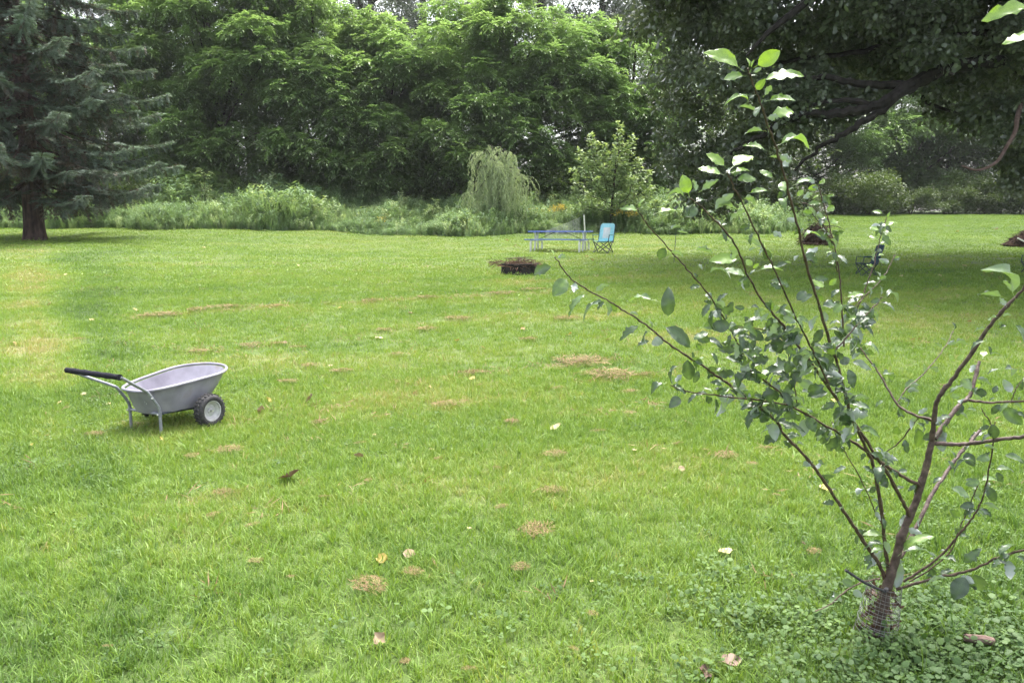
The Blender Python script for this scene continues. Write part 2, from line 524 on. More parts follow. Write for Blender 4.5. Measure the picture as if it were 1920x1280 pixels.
# ------------------------------------------------------------------ scattered small plants (grass, clover, weeds)
def scatter_object(name, templates, pos, rot, scl, tint, label, cat=None, parent=None):
    """points mesh + a node group that sets one of the template meshes on every point"""
    me = bpy.data.meshes.new(name)
    me.vertices.add(len(pos)); me.vertices.foreach_set('co', np.ascontiguousarray(pos, dtype=np.float32).ravel())
    a = me.attributes.new('rot', 'FLOAT_VECTOR', 'POINT'); a.data.foreach_set('vector', np.ascontiguousarray(rot, dtype=np.float32).ravel())
    a = me.attributes.new('scl', 'FLOAT_VECTOR', 'POINT'); a.data.foreach_set('vector', np.ascontiguousarray(scl, dtype=np.float32).ravel())
    a = me.attributes.new('tint', 'FLOAT', 'POINT'); a.data.foreach_set('value', np.ascontiguousarray(tint, dtype=np.float32))
    a = me.attributes.new('pick', 'INT', 'POINT'); a.data.foreach_set('value', RNG.integers(0, len(templates), len(pos)).astype(np.int32))
    me.update()
    o = obj(name, me, parent)
    g = bpy.data.node_groups.new(name + '_scatter', 'GeometryNodeTree')
    g.interface.new_socket('Geometry', in_out='INPUT', socket_type='NodeSocketGeometry')
    g.interface.new_socket('Geometry', in_out='OUTPUT', socket_type='NodeSocketGeometry')
    gi = g.nodes.new('NodeGroupInput'); go = g.nodes.new('NodeGroupOutput')
    iop = g.nodes.new('GeometryNodeInstanceOnPoints')
    g2i = g.nodes.new('GeometryNodeGeometryToInstance')
    for t in templates:
        oi = g.nodes.new('GeometryNodeObjectInfo')
        oi.inputs['Object'].default_value = t
        g.links.new(oi.outputs['Geometry'], g2i.inputs[0])
    def named(nm, dt):
        x = g.nodes.new('GeometryNodeInputNamedAttribute'); x.data_type = dt; x.inputs['Name'].default_value = nm
        return [s for s in x.outputs if s.enabled and s.name == 'Attribute'][0]
    g.links.new(gi.outputs[0], iop.inputs['Points'])
    g.links.new(g2i.outputs[0], iop.inputs['Instance'])
    iop.inputs['Pick Instance'].default_value = True
    g.links.new(named('pick', 'INT'), iop.inputs['Instance Index'])
    g.links.new(named('rot', 'FLOAT_VECTOR'), iop.inputs['Rotation'])
    g.links.new(named('scl', 'FLOAT_VECTOR'), iop.inputs['Scale'])
    g.links.new(iop.outputs[0], go.inputs[0])
    md = o.modifiers.new('scatter', 'NODES'); md.node_group = g
    return tag(o, label, cat, None, 'stuff')


def template(name, V, Q, mat, smooth=False):
    return bpy.data.objects.new(name, mesh_quads(name, V, Q, None, mat, smooth))


def blade_tuft(name, nb, spread, h0, h1, w, lean, mat, seg=3):
    """a tuft of bent, tapering grass blades"""
    Vs, Qs = [], []
    for i in range(nb):
        a = RNG.uniform(0, 2 * math.pi); r = spread * math.sqrt(RNG.uniform())
        b = np.array([r * math.cos(a), r * math.sin(a), -.008])
        h = RNG.uniform(h0, h1); az = RNG.uniform(0, 2 * math.pi); ln = RNG.uniform(.15, 1) * lean
        hd = np.array([math.cos(az), math.sin(az), 0]); sd = np.array([-math.sin(az + RNG.normal(0, .5)), math.cos(az), 0])
        ww = w * RNG.uniform(.6, 1.3)
        base = len(Vs)
        for k in range(seg + 1):
            t = k / seg
            c = b + hd * h * ln * t ** 1.7 + np.array([0, 0, h * (t - .35 * ln * t * t)])
            wk = ww * (1 - t ** 1.6) * .5 + ww * .04
            Vs.append(c + sd * wk); Vs.append(c - sd * wk)
        for k in range(seg):
            Qs.append((base + 2 * k, base + 2 * k + 1, base + 2 * k + 3, base + 2 * k + 2))
    return template(name, np.array(Vs), np.array(Qs), mat)


def wedge_points(y0, y1, dens, margin=1.6, slope=.72):
    """points spread evenly over the strip of ground between y0 and y1, wide enough for a step to either side"""
    area = slope * (y1 ** 2 - y0 ** 2) + 2 * margin * (y1 - y0)
    n = int(area * dens * 1.35)
    y = np.sqrt(RNG.uniform(y0 ** 2, y1 ** 2, n)) if y0 > 0 else RNG.uniform(y0, y1, n)
    x = RNG.uniform(-1, 1, n) * (slope * y + margin)
    keep = RNG.uniform(size=n) < 1 / 1.35
    return x[keep], y[keep]


def ground_cover(name, temps, x, y, s0, s1, label, tj=.16, dz=0.0, tilt=.18, toff=0.0, hs=None):
    n = len(x)
    pos = np.stack([x, y, gz(x, y) + dz], 1)
    rot = np.stack([RNG.normal(0, tilt, n), RNG.normal(0, tilt, n), RNG.uniform(0, 6.283, n)], 1)
    s = RNG.uniform(s0, s1, n)
    if hs is not None: s = s * hs
    scl = np.stack([s, s, s * RNG.uniform(.75, 1.25, n)], 1)
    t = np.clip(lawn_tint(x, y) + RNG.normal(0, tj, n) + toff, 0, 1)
    return scatter_object(name, temps, pos, rot, scl, t, label)


def not_weed(x, y):
    return (y < weed_edge(x)) | (x / y > .30)


near_t = [blade_tuft('tuft_near', 17, .06, .028, .078, .0048, 1.0, M['grass']) for _ in range(6)]
mid_t = [blade_tuft('tuft_mid', 17, .09, .03, .065, .0065, .9, M['grass'], 2) for _ in range(5)]
far_t = [blade_tuft('tuft_far', 18, .24, .025, .055, .02, .9, M['grass'], 1) for _ in range(5)]
x, y = wedge_points(1.6, 9.5, 640)
k = RNG.uniform(size=len(x)) > ss(6.0, 9.5, y)
x, y = x[k], y[k]
ground_cover('near_grass', near_t, x, y, .7, 1.25, 'short bright grass blades of the near lawn', .15)
x, y = wedge_points(5.5, 23.0, 210)
k = (RNG.uniform(size=len(x)) < ss(5.5, 8.5, y)) & (RNG.uniform(size=len(x)) > ss(14.0, 23.0, y))
x, y = x[k], y[k]
ground_cover('middle_grass', mid_t, x, y, .75, 1.25, 'short bright grass of the lawn around the wheelbarrow and beyond', .13)
x, y = wedge_points(13.0, 66.0, 32)
k = (RNG.uniform(size=len(x)) < ss(13.0, 20.0, y)) & not_weed(x, y) & ((y < 43) | (x / y > .30))
ground_cover('far_grass', far_t, x[k], y[k], .8, 1.3, 'short mown grass of the far lawn', .10)
# coarser, taller tufts that the mower missed
tall_t = [blade_tuft('tuft_tall', 9, .03, .06, .12, .007, 1.0, M['grass']) for _ in range(5)]
x, y = wedge_points(2.2, 8.5, 26)
k = fbm(x * 1.1, y * 1.1, 61) > .47
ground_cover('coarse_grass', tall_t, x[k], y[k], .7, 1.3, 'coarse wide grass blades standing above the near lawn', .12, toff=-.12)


def leaf_rosette(name, nl, r, size, h, mat, round_=.9):
    Vs, Qs = [], []
    for i in range(nl):
        a = RNG.uniform(0, 6.283); rr = r * math.sqrt(RNG.uniform()); hh = h * RNG.uniform(.35, 1)
        c = np.array([rr * math.cos(a), rr * math.sin(a), hh])
        nrm = unit(np.array([RNG.normal(0, .35), RNG.normal(0, .35), 1.0]))
        u = unit(np.cross(nrm, [math.cos(a + 1), math.sin(a + 1), .1])); v = np.cross(nrm, u)
        s = size * RNG.uniform(.6, 1.25) * .5
        b = len(Vs)
        ang = np.linspace(0, 2 * math.pi, 7)[:-1]
        ring = [c + s * (u * math.cos(q) + v * round_ * math.sin(q)) - nrm * s * .22 for q in ang]
        Vs += [c] + ring
        Qs += [(b, b + 1, b + 2, b + 3), (b, b + 3, b + 4, b + 5), (b, b + 5, b + 6, b + 1)]
    return template(name, np.array(Vs), np.array(Qs), mat)


clover_t = [leaf_rosette('clover_leaves', 18, .07, .015, .03, M['clover']) for _ in range(4)]
broad_t = [leaf_rosette('broad_leaves', 18, .08, .0175, .048, M['clover']) for _ in range(5)]
x, y = wedge_points(2.0, 16.0, 60)
band = (np.exp(-((x / y + .555) / .05) ** 2) + .7 * ss(-.56, -.62, x / y) * (1 - ss(6, 9, y))) * ss(3, 5, y) * ss(.35, .6, fbm(x * .9, y * .9, 71))
corner = ss(-.05, .35, x / y) * (1 - ss(3.4, 4.8, y)) + .5 * (1 - ss(2.6, 3.6, y)) + .8 * ss(.3, .5, x / y) * (1 - ss(5, 8, y))
k = RNG.uniform(size=len(x)) < np.clip(.9 * band + .7 * corner + .35 * ss(.6, .7, fbm(x * .7, y * .7, 77)), 0, 1)
ground_cover('clover', clover_t, x[k], y[k], .8, 1.4, 'low clover leaves mixed into the lawn', .15, dz=.005)
x, y = wedge_points(2.0, 5.2, 170)
c = np.exp(-(((x - 1.35) / 1.0) ** 2 + ((y - 2.85) / .62) ** 2)) + .5 * ss(.05, .4, x / y) * (1 - ss(2.9, 3.8, y))
k = RNG.uniform(size=len(x)) < np.clip(c * (.2 + .42 * ss(.35, .65, fbm(x * 2.3, y * 2.3, 15))), 0, 1)
x, y = x[k], y[k]
x = np.concatenate([x, RNG.normal(1.62, .36, 240)]); y = np.concatenate([y, RNG.normal(2.92, .22, 240)])
k = np.hypot(x - 1.5, y - 3.05) > .13
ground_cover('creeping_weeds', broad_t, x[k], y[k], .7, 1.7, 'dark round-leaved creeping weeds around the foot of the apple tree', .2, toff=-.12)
long_t = [blade_tuft('long_blades', 6, .03, .12, .30, .006, 1.2, M['grass'], 4) for _ in range(4)]
x, y = wedge_points(2.2, 4.4, 24)
c = np.exp(-(((x - 1.5) / .75) ** 2 + ((y - 2.95) / .5) ** 2))
k = RNG.uniform(size=len(x)) < np.clip(c * 1.2, 0, 1)
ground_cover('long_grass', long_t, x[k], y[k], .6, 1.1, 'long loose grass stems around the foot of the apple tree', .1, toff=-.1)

# dry clippings lying in streaks on the turf
def straw_wisp(name):
    n_ = 9
    b_ = np.stack([RNG.normal(0, .05, n_), RNG.normal(0, .035, n_), RNG.uniform(.012, .045, n_)], 1)
    d_ = np.stack([RNG.normal(0, 1, n_), RNG.normal(0, .7, n_), RNG.normal(0, .25, n_)], 1)
    V_, Q_, _ = leafquads(b_, d_, np.stack([RNG.normal(0, .4, n_), RNG.normal(0, .4, n_), np.ones(n_)], 1), .085 * RNG.uniform(.5, 1.3, n_), .006, np.zeros(n_))
    return template(name, V_, Q_, M['clipping'])
M['clipping'] = leaf_mat('clipping', [(0, (.09, .057, .031)), (.5, (.2, .135, .07)), (1, (.33, .25, .14))], .7, .2, .15, instancer=True)
wisp_t = [straw_wisp('straw_wisp') for _ in range(5)]
x, y = wedge_points(3.2, 24.0, 130)
k = RNG.uniform(size=len(x)) < np.clip(.3 * dry_mask(x, y) + .85 * row_mask(x, y) + .01, 0, 1)
ground_cover('dry_clippings', wisp_t, x[k], y[k], .7, 1.4, 'loose dry grass clippings lying in streaks on the lawn', .2)

# tall weeds along the far edge of the lawn
def stalk_template(name, h, nl, ll, lw, mat, spread=.25, up=.5, stems=3):
    b, d, nn = [], [], []
    for s in range(stems):
        a = RNG.uniform(0, 6.283); ln = np.array([math.cos(a), math.sin(a), 0]) * spread * RNG.uniform(.2, 1)
        hh = h * RNG.uniform(.7, 1.05)
        for i in range(nl):
            t = (i + RNG.uniform()) / nl
            b.append(ln * (t * .8 + .2) + np.array([0, 0, hh * (.08 + .92 * t)]))
            az = i * 2.4 + RNG.normal(0, .4)
            d.append([math.cos(az), math.sin(az), up + RNG.normal(0, .25)]); nn.append([RNG.normal(0, .3), RNG.normal(0, .3), 1])
    b = np.array(b); V, Q, _ = leafquads(b, np.array(d), np.array(nn), ll * RNG.uniform(.6, 1.2, len(b)), lw, np.zeros(len(b)))
    return template(name, V, Q, mat)


weed_t = [stalk_template('leafy_stalks', 1.0, 34, .15, .045, M['weed'], .3) for _ in range(4)] + \
         [blade_tuft('tall_grass_tuft', 34, .22, .6, 1.2, .022, .8, M['weed'], 3) for _ in range(4)] + \
         [stalk_template('bushy_stalks', .85, 40, .11, .06, M['weed'], .35, .3, 4) for _ in range(3)]
n = 12000
x = RNG.uniform(-34, 17, n); y = weed_edge(x) + RNG.uniform(0, 1, n) ** 1.2 * 8.5
k = (x / y < .335 + .02 * RNG.normal(size=n)) & (x > -y * .80)
x, y = x[k], y[k]
hs = (.25 + 1.2 * fbm(x * .45, y * .45, 90) ** 1.3 + .35 * (noise(x * 1.7, y * 1.7, 6) - .5)) * (.45 + .55 * ss(0, 1.6, y - weed_edge(x)))
hs = 1.38 * hs * (1.25 - .35 * ss(-12, -7, x) + .1 * ss(-2, 3, x))
pos = np.stack([x, y, gz(x, y) - .03], 1)
rot = np.stack([RNG.normal(0, .1, len(x)), RNG.normal(0, .1, len(x)), RNG.uniform(0, 6.28, len(x))], 1)
scl = np.repeat((hs * RNG.uniform(.7, 1.2, len(x)))[:, None], 3, 1)
t = np.clip(.1 + .7 * fbm(x * .5, y * .5, 33) + RNG.normal(0, .22, len(x)), 0, 1)
scatter_object('tall_weeds', weed_t, pos, rot, scl, t, 'tall pale green weeds and wild grass along the edge of the lawn')
# creepers over the bank below the walnut trees
vine_t = [leaf_rosette('vine_leaves', 14, .28, .14, .22, M['vine']) for _ in range(4)]
n = 9000
x = RNG.uniform(-34, 14, n); y = RNG.uniform(46, 55, n)
k = (x / y < .28)
x, y = x[k], y[k]
pos = np.stack([x, y, gz(x, y) + RNG.uniform(0, .25, len(x))], 1)
rot = np.stack([RNG.normal(-.3, .25, len(x)), RNG.normal(0, .25, len(x)), RNG.uniform(0, 6.28, len(x))], 1)
scl = np.repeat(RNG.uniform(.7, 1.5, len(x))[:, None], 3, 1)
t = np.clip(.5 + .5 * (fbm(x * .4, y * .4, 17) - .5) + RNG.normal(0, .15, len(x)), 0, 1)
scatter_object('bank_creepers', vine_t, pos, rot, scl, t, 'green creepers covering the bank below the walnut trees')

# ------------------------------------------------------------------ trees
def limb_mesh(name, pts, r0, r1, mat, parent, n=7, per=4, wob=0.0):
    p = spline(pts, per)
    if wob:
        p[1:-1] += RNG.normal(0, wob, (len(p) - 2, 3))
    mb = MB(); mb.tube(p, np.linspace(1, 0, len(p)) ** .8 * (r0 - r1) + r1, n)
    return mb.build(name, mat, parent)


def compound_sprays(c, o, rng, nleaf=5, L=.42, pairs=3, ll=.15, lw=.055, tint=None, droop=.55):
    """pinnate leaves radiating from every shoot tip: the foliage of walnut and sumac"""
    N = len(c)
    up = np.array([0, 0, 1.0])
    d = unit(o[:, None, :] * .55 + rdir(N * nleaf, rng).reshape(N, nleaf, 3) * .8 + up * .12)
    d = d.reshape(-1, 3); b = np.repeat(c, nleaf, 0)
    Ls = L * rng.uniform(.7, 1.25, len(d))
    tt = np.repeat(tint, nleaf) + rng.normal(0, .06, len(d))
    side = unit(np.cross(d, up) + 1e-4)
    parts = []
    for k in range(pairs):
        t = .35 + .6 * k / max(pairs - 1, 1) * .85
        p = b + d * (Ls * t)[:, None] - up * (droop * Ls * t * t)[:, None]
        for s in (-1, 1):
            dd = unit(side * s + d * .55 - up * .35 + rng.normal(0, .12, d.shape))
            nn = np.broadcast_to(up, d.shape) + side * s * .4 + d * .2
            parts.append(leafquads(p, dd, nn, ll * rng.uniform(.75, 1.2, len(d)), lw, tt))
    p = b + d * (Ls * .93)[:, None] - up * (droop * Ls * .85)[:, None]
    parts.append(leafquads(p, unit(d - up * .9), np.broadcast_to(up, d.shape) + d * .5, ll, lw, tt))
    return join(parts)


def lobes_in(env, n, rng, shell=.65, rmin=.8, rmax=1.5):
    """foliage masses spread over a set of ellipsoids (centre, radii)"""
    out = []
    vol = np.array([e[1][0] * e[1][1] * e[1][2] for e in env]) ** .67
    cnt = np.maximum(1, (n * vol / vol.sum()).astype(int))
    for (c, r), k in zip(env, cnt):
        u = rdir(k, rng)
        u[:, 2] = np.abs(u[:, 2]) * .95 - rng.uniform(0, .75, k)
        u = unit(u)
        rad = rng.uniform(shell, 1.0, k)[:, None]
        for p in np.array(c) + u * rad * np.array(r):
            out.append((p, rng.uniform(rmin, rmax)))
    return out


def lobe_shoots(lobes, dens, rng, flat=.75, crown_c=None):
    """shoot tips over each mass: mostly its upper and outer side"""
    cs, os_, ts = [], [], []
    for p, r in lobes:
        k = max(6, int(dens * r * r))
        u = rdir(k, rng); u[:, 2] = np.where(u[:, 2] < -.25, -u[:, 2] * .6, u[:, 2]); u = unit(u)
        q = p + u * r * np.array([1, 1, flat]) * rng.uniform(.4, 1.15, k)[:, None]
        cs.append(q); os_.append(u)
        ts.append(np.full(k, .42 + rng.normal(0, .10)) + .16 * (rng.uniform(size=k) - .3))
    return np.concatenate(cs), np.concatenate(os_), np.concatenate(ts)


def pale_tops(c, o, t, zlo, zhi, amt=.3):
    """growing shoots near the top of a crown carry paler young leaves"""
    return np.clip(t + amt * ss(zlo, zhi, c[:, 2]) * (.6 + .4 * np.clip(o[:, 2], 0, 1)), 0, 1)


def walnut_crown(name, env, n_lobes, dens, seed, parent, z0, z1, rmin=.8, rmax=1.5, mat='walnut_leaf', amt=.42, ll=.25):
    rng = np.random.default_rng(seed)
    lo = lobes_in(env, n_lobes, rng, .6, rmin, rmax)
    c, o, t = lobe_shoots(lo, dens, rng)
    t = pale_tops(c, o, t, z0, z1, amt)  # upper crown paler, light from above partly painted into the tint
    V, Qd, T = compound_sprays(c, o, rng, 4, .5, 3, ll, ll * .42, t)
    ob = obj(name, mesh_quads(name, V, Qd, T, M[mat]), parent)
    tag(ob, kind='stuff')
    return ob, lo


def local_env(root, env_px):
    """ellipsoids given as photo pixels + distance + radii in metres, moved into the tree's own space"""
    return [((P(px, py, d) - root), r) for px, py, d, r in env_px]


def walnut(label, base_px, d, env_px, n_lobes, dens, seed, z0, z1, trunk_r=.22, stems=1):
    bx = P(base_px, 430, d)
    root = np.array([bx[0], d, float(gz(bx[0], d)) - .1])
    e = empty('walnut_tree', root, 0, label, 'tree', 'walnut trees along the bank')
    env = local_env(root, env_px)
    crown, lo = walnut_crown('crown', env, n_lobes, dens, seed, e, z0, z1)
    rng = np.random.default_rng(seed + 1)
    top = max(c[2] + r[2] * .4 for c, r in env)
    cx = np.mean([c[0] for c, r in env]); cy = np.mean([c[1] for c, r in env])
    tr = limb_mesh('trunk', [(0, 0, 0), (cx * .15, cy * .15, top * .3), (cx * .6, cy * .6, top * .62), (cx, cy, top)], trunk_r, .04, M['grey_bark'], e)
    pick = rng.choice(len(lo), min(16, len(lo)), replace=False)
    for i in pick:
        p, r = lo[i]
        h = max(.8, p[2] * rng.uniform(.35, .6)); f = h / top
        s = np.array([cx * f, cy * f, h])
        limb_mesh('limb', [s, s * .5 + p * .5 + np.array([0, 0, .3]), p], .08, .02, M['grey_bark'], e, 5, 3)
    return e


# name, trunk pixel, distance, ellipsoids (px, py, distance, radii)
walnut('tall walnut tree beside the spruce with its top out of the picture', 420, 50,
       [(340, 240, 50, (3, 2.5, 2.5)), (325, 320, 48, (2.6, 2, 1.8)), (390, 365, 46.6, (2.6, 1.8, 1.2)), (400, 60, 50, (4.6, 3.5, 3.6)), (330, 170, 49, (3.2, 3, 3.0)), (480, 150, 48.5, (3.4, 3, 3.2)), (420, 270, 48, (4.4, 3, 2.6)), (450, 330, 47.3, (2.6, 2, 1.6)), (480, -60, 51, (4.4, 3.5, 3.0)), (300, 0, 50.5, (3.0, 3, 2.6))], 175, 30, 101, 5, 13)
walnut('walnut tree with a yellow-green top second from the spruce', 610, 50,
       [(600, 70, 50.5, (3.0, 3, 2.6)), (560, 170, 49, (3.0, 3, 3.0)), (640, 200, 48.5, (2.8, 3, 3.4)), (590, 290, 47.8, (3.0, 2.6, 2.6)), (650, 330, 47.4, (2.0, 2, 1.6)), (530, 20, 51, (2.6, 2.6, 2.2)), (560, 350, 47, (2.4, 1.8, 1.4))], 125, 30, 102, 5, 12)
walnut('lower walnut tree in the dip between two taller walnut crowns', 730, 50,
       [(700, 115, 50, (2.4, 2.6, 2.0)), (745, 170, 49, (2.4, 2.6, 2.6)), (710, 250, 48.3, (2.6, 2.6, 2.8)), (760, 320, 47.6, (2.6, 2.2, 1.9)), (690, 340, 47.2, (1.8, 1.8, 1.3)), (740, 365, 46.8, (2.2, 1.6, 1.1))], 100, 30, 103, 4, 10)
walnut('broad domed walnut tree behind the weeping willow', 930, 50,
       [(870, 110, 50, (3.4, 3.4, 3.0)), (980, 105, 50, (4.0, 3.6, 3.2)), (1070, 160, 50, (3.4, 3.2, 3.2)), (900, 210, 48.5, (4.0, 3.2, 3.0)), (1020, 240, 48.2, (4.0, 3, 2.8)), (850, 300, 47.6, (3.0, 2.6, 2.4)), (960, 320, 47.4, (3.4, 2.6, 2.0)), (1050, 330, 47.4, (2.6, 2.2, 1.8)), (1110, 230, 49, (2.6, 2.6, 3.0)), (840, 360, 46.6, (2.2, 1.6, 1.2)), (1010, 370, 46.4, (2.6, 1.6, 1.2))], 210, 29, 104, 5, 12)
walnut('walnut tree behind the pale young maple beside the oak', 1170, 52,
       [(1150, 130, 52, (2.8, 3, 2.8)), (1190, 210, 51, (2.8, 3, 3.2)), (1140, 290, 49.5, (3.0, 2.6, 2.6)), (1210, 310, 50, (2.6, 2.4, 2.4)), (1250, 220, 52, (2.6, 2.6, 3)), (1190, 360, 48.5, (2.6, 2, 1.4))], 105, 29, 105, 5, 12)
walnut('shaded walnut tree standing behind the foot of the spruce', 170, 48,
       [(120, 120, 49, (4.6, 3, 4.0)), (60, 250, 48, (4.6, 3, 3.2)), (190, 260, 48, (3.8, 3, 3.0)), (250, 150, 49.5, (3.0, 3, 3.4)), (130, 340, 46.5, (4.6, 2.4, 1.8)), (270, 320, 46.8, (2.4, 2, 1.8))], 130, 24, 106, 8, 16)

# far grey-green cottonwoods whose crowns close the sky
def poplar_proto(seed, h=24.0, rad=5.5):
    rng = np.random.default_rng(seed)
    e = empty('cottonwood_tree')
    trunk = [(0, 0, 0), (.3, 0, h * .35), (-.2, .2, h * .65), (.2, 0, h * .95)]
    limb_mesh('trunk', trunk, .5, .08, M['grey_bark'], e, 7, 4)
    lo = []
    for i in range(17):
        z = h * rng.uniform(.28, .9); a = rng.uniform(0, 6.283)
        r = rad * rng.uniform(.5, 1.0) * (1 - .45 * (z / h))
        tip = np.array([r * math.cos(a), r * math.sin(a), z + rng.uniform(1.0, 4.0)])
        s = np.array([0, 0, z - 1.5])
        limb_mesh('limb', [s, s * .45 + tip * .55 + np.array([0, 0, -.4]), tip], .17, .03, M['grey_bark'], e, 5, 3)
        for q in (.55, .8, 1.0, 1.1):
            lo.append((s * (1 - q) + tip * q + rng.normal(0, .7, 3), rng.uniform(.8, 1.6)))
    c, o, t = lobe_shoots(lo, 42, rng, .9)
    N = len(c)
    nl = 7
    d = rdir(N * nl, rng); d[:, 2] -= .35
    b = np.repeat(c, nl, 0) + rng.normal(0, .22, (N * nl, 3))
    tt = np.clip(np.repeat(t, nl) + rng.normal(0, .2, N * nl), 0, 1)
    V, Qd, T = leafquads(b, d, rdir(N * nl, rng) + np.array([0, 0, .6]), .17 * rng.uniform(.7, 1.3, N * nl), .14, tt)
    tag(obj('crown', mesh_quads('crown', V, Qd, T, M['poplar_leaf']), e), kind='stuff')
    return e


def copy_tree(o, parent=None):
    c = o.copy(); COL.objects.link(c); c.parent = parent
    for ch in list(o.children):
        copy_tree(ch, c)
    return c


def place(o, px, d, s, rz, label, group=None, sink=.3):
    bx = P(px, 430, d)
    o.location = (float(bx[0]), d, float(gz(bx[0], d)) - sink)
    o.rotation_euler = (0, 0, rz); o.scale = (s, s, s)
    tag(o, label, 'tree', group)


pp = [poplar_proto(201), poplar_proto(202, 26, 6.0)]
spots = [(250, 78, 1.0, 'grey cottonwood glimpsed above the tall walnut beside the spruce'), (560, 74, 1.05, 'cottonwood with dark forked trunk above the second walnut top'),
         (700, 72, 1.0, 'cottonwood with dark trunk rising over the lowest walnut crown'), (800, 76, 1.1, 'grey cottonwood between the low walnut and the broad domed walnut'),
         (905, 74, 1.0, 'cottonwood with bare dark trunk above the broad domed walnut'), (1010, 77, 1.08, 'cottonwood with leaning limbs over the right of the domed walnut'),
         (1120, 73, 1.05, 'thick-leaved silvery cottonwood left of the oak canopy'), (1225, 75, 1.1, 'silvery cottonwood whose lower half is hidden by the oak'),
         (1330, 80, 1.0, 'cottonwood behind the drooping left edge of the oak'), (400, 79, 1.05, 'cottonwood behind the tall walnut crown'), (640, 84, 1.15, 'farthest cottonwood in the gap over the second walnut'), (60, 76, 1.0, 'cottonwood hidden behind the spruce top'),
         (480, 90, 1.2, 'cottonwood rising behind the two left walnuts')]
used = [False, False]
for i, (px, d, s, lb) in enumerate(spots):
    k = i % 2
    o = pp[k] if not used[k] else copy_tree(pp[k]); used[k] = True
    place(o, px, d, s, i * 1.9, lb, 'cottonwoods behind the walnut trees')

# trees behind the open lawn on the right, under the oak
def round_tree(seed, h, env, mat, amt, name, n_lobes=60, dens=17):
    e = empty(name)
    crown, lo = walnut_crown('crown', env, n_lobes, dens, seed, e, h * .4, h, .9, 1.6, mat, amt, .2)
    limb_mesh('trunk', [(0, 0, 0), (.1, 0, h * .4), (0, .1, h * .85)], .2, .05, M['grey_bark'], e)
    for i in range(0, len(lo), max(1, len(lo) // 9)):
        p, r = lo[i]
        limb_mesh('limb', [(0, 0, max(.5, p[2] * .45)), p * .6 + np.array([0, 0, .3]), p], .07, .02, M['grey_bark'], e, 5, 3)
    return e


rt = round_tree(301, 11, [((0, 0, 8), (4, 4, 3.2)), ((-1.5, 0, 4.5), (4, 3.6, 3.0)), ((2, -.5, 4.0), (3.4, 3.4, 3.0)), ((0, -1, 2.0), (4, 3, 1.6))], 'walnut_leaf', .15, 'locust_tree', 80, 17)
for i, (px, d, s, lb) in enumerate([(1560, 78, 1.5, 'yellowish tree at the far edge of the lawn under the oak limbs'), (1660, 80, 1.7, 'tallest yellow-green tree seen through the gap under the oak'),
                                    (1470, 74, 1.4, 'dark tree behind the drooping oak foliage'), (1770, 82, 1.6, 'dim tree right of the gap under the oak'), (1870, 78, 1.6, 'dim tree at the far right end of the lawn'), (1980, 80, 1.7, 'dim tree just past the right end of the lawn'), (1380, 70, 1.0, 'tree behind the lower left tip of the oak foliage')]):
    o = rt if i == 0 else copy_tree(rt)
    place(o, px, d, s, i * 1.3, lb, 'trees beyond the far right lawn')


def bush_proto(seed, r=1.0):
    rng = np.random.default_rng(seed)
    e = empty('bush')
    lo = [(np.array([rng.normal(0, .55), rng.normal(0, .45), rng.uniform(.2, .95)]) * r, r * rng.uniform(.35, .6)) for _ in range(16)]
    c, o, t = lobe_shoots(lo, 240 / r / r, rng)
    nl = 14; N = len(c)
    b = np.repeat(c, nl, 0) + rng.normal(0, .09 * r, (N * nl, 3))
    d = unit(np.repeat(o, nl, 0) + rdir(N * nl, rng) * .9)
    V, Qd, T = leafquads(b, d, rdir(N * nl, rng) * .6 + np.array([0, 0, 1.0]), .075 * r * rng.uniform(.7, 1.3, N * nl), .045 * r, np.clip(np.repeat(t, nl) + rng.normal(0, .15, N * nl), 0, 1))
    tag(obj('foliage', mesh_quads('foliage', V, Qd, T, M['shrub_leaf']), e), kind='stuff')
    for i in range(5):
        a = rng.uniform(0, 6.28)
        limb_mesh('stem', [(0, 0, 0), (.2 * r * math.cos(a), .2 * r * math.sin(a), .4 * r), (.45 * r * math.cos(a), .45 * r * math.sin(a), .85 * r)], .03, .008, M['grey_bark'], e, 5, 3)
    return e


bushes = [bush_proto(401), bush_proto(402)]
used = [False, False]
for i, (px, d, s, lb) in enumerate([(1625, 65, 2.7, 'rounded green bush at the far lawn edge under the oak gap'), (1705, 68, 1.8, 'dull bush right of the rounded bush at the lawn edge'), (1500, 62, 1.5, 'low bush at the lawn edge left of the rounded bush'),
                                    (1560, 67, 1.6, 'bush directly behind the brush pile'), (1440, 58, 1.7, 'bush where the tall weeds meet the far lawn'), (1770, 70, 2.2, 'dark bush in deep shade right of the dull bush'),
                                    (1845, 71, 2.9, 'dark bush in deep shade towards the right edge'), (1910, 67, 1.9, 'dark bush at the right edge of the far lawn'), (1975, 66, 3.2, 'dark bush past the right end of the lawn'), (1385, 52, 2.0, 'bush behind the weeds under the oak tip'), (1330, 50, 2.2, 'leafy bush right of the young maple'),
                                    (470, 45, 1.6, 'viny bush between the sumac and the bank'), (20, 44, 2.2, 'bush in the shade left of the spruce trunk'), (130, 43, 1.9, 'bush in the shade right of the spruce trunk'), (230, 43, 1.9, 'bush under the right-hand spruce boughs'), (300, 45, 1.8, 'bush behind the weeds left of the sumac'),
                                    (560, 50, 2.2, 'dark bush at the foot of the second walnut'), (690, 51, 2.2, 'dark bush at the foot of the low walnut'), (800, 48, 2.2, 'dark bush at the foot of the bank left of the willow'), (1040, 47, 2.2, 'dark bush between willow and young maple'), (900, 49, 2.6, 'dark bush behind the willow')]):
    k = i % 2
    o = bushes[k] if not used[k] else copy_tree(bushes[k]); used[k] = True
    place(o, px, d, s, i * 2.2, lb, 'bushes below the trees', .1)
    o['category'] = 'bush'

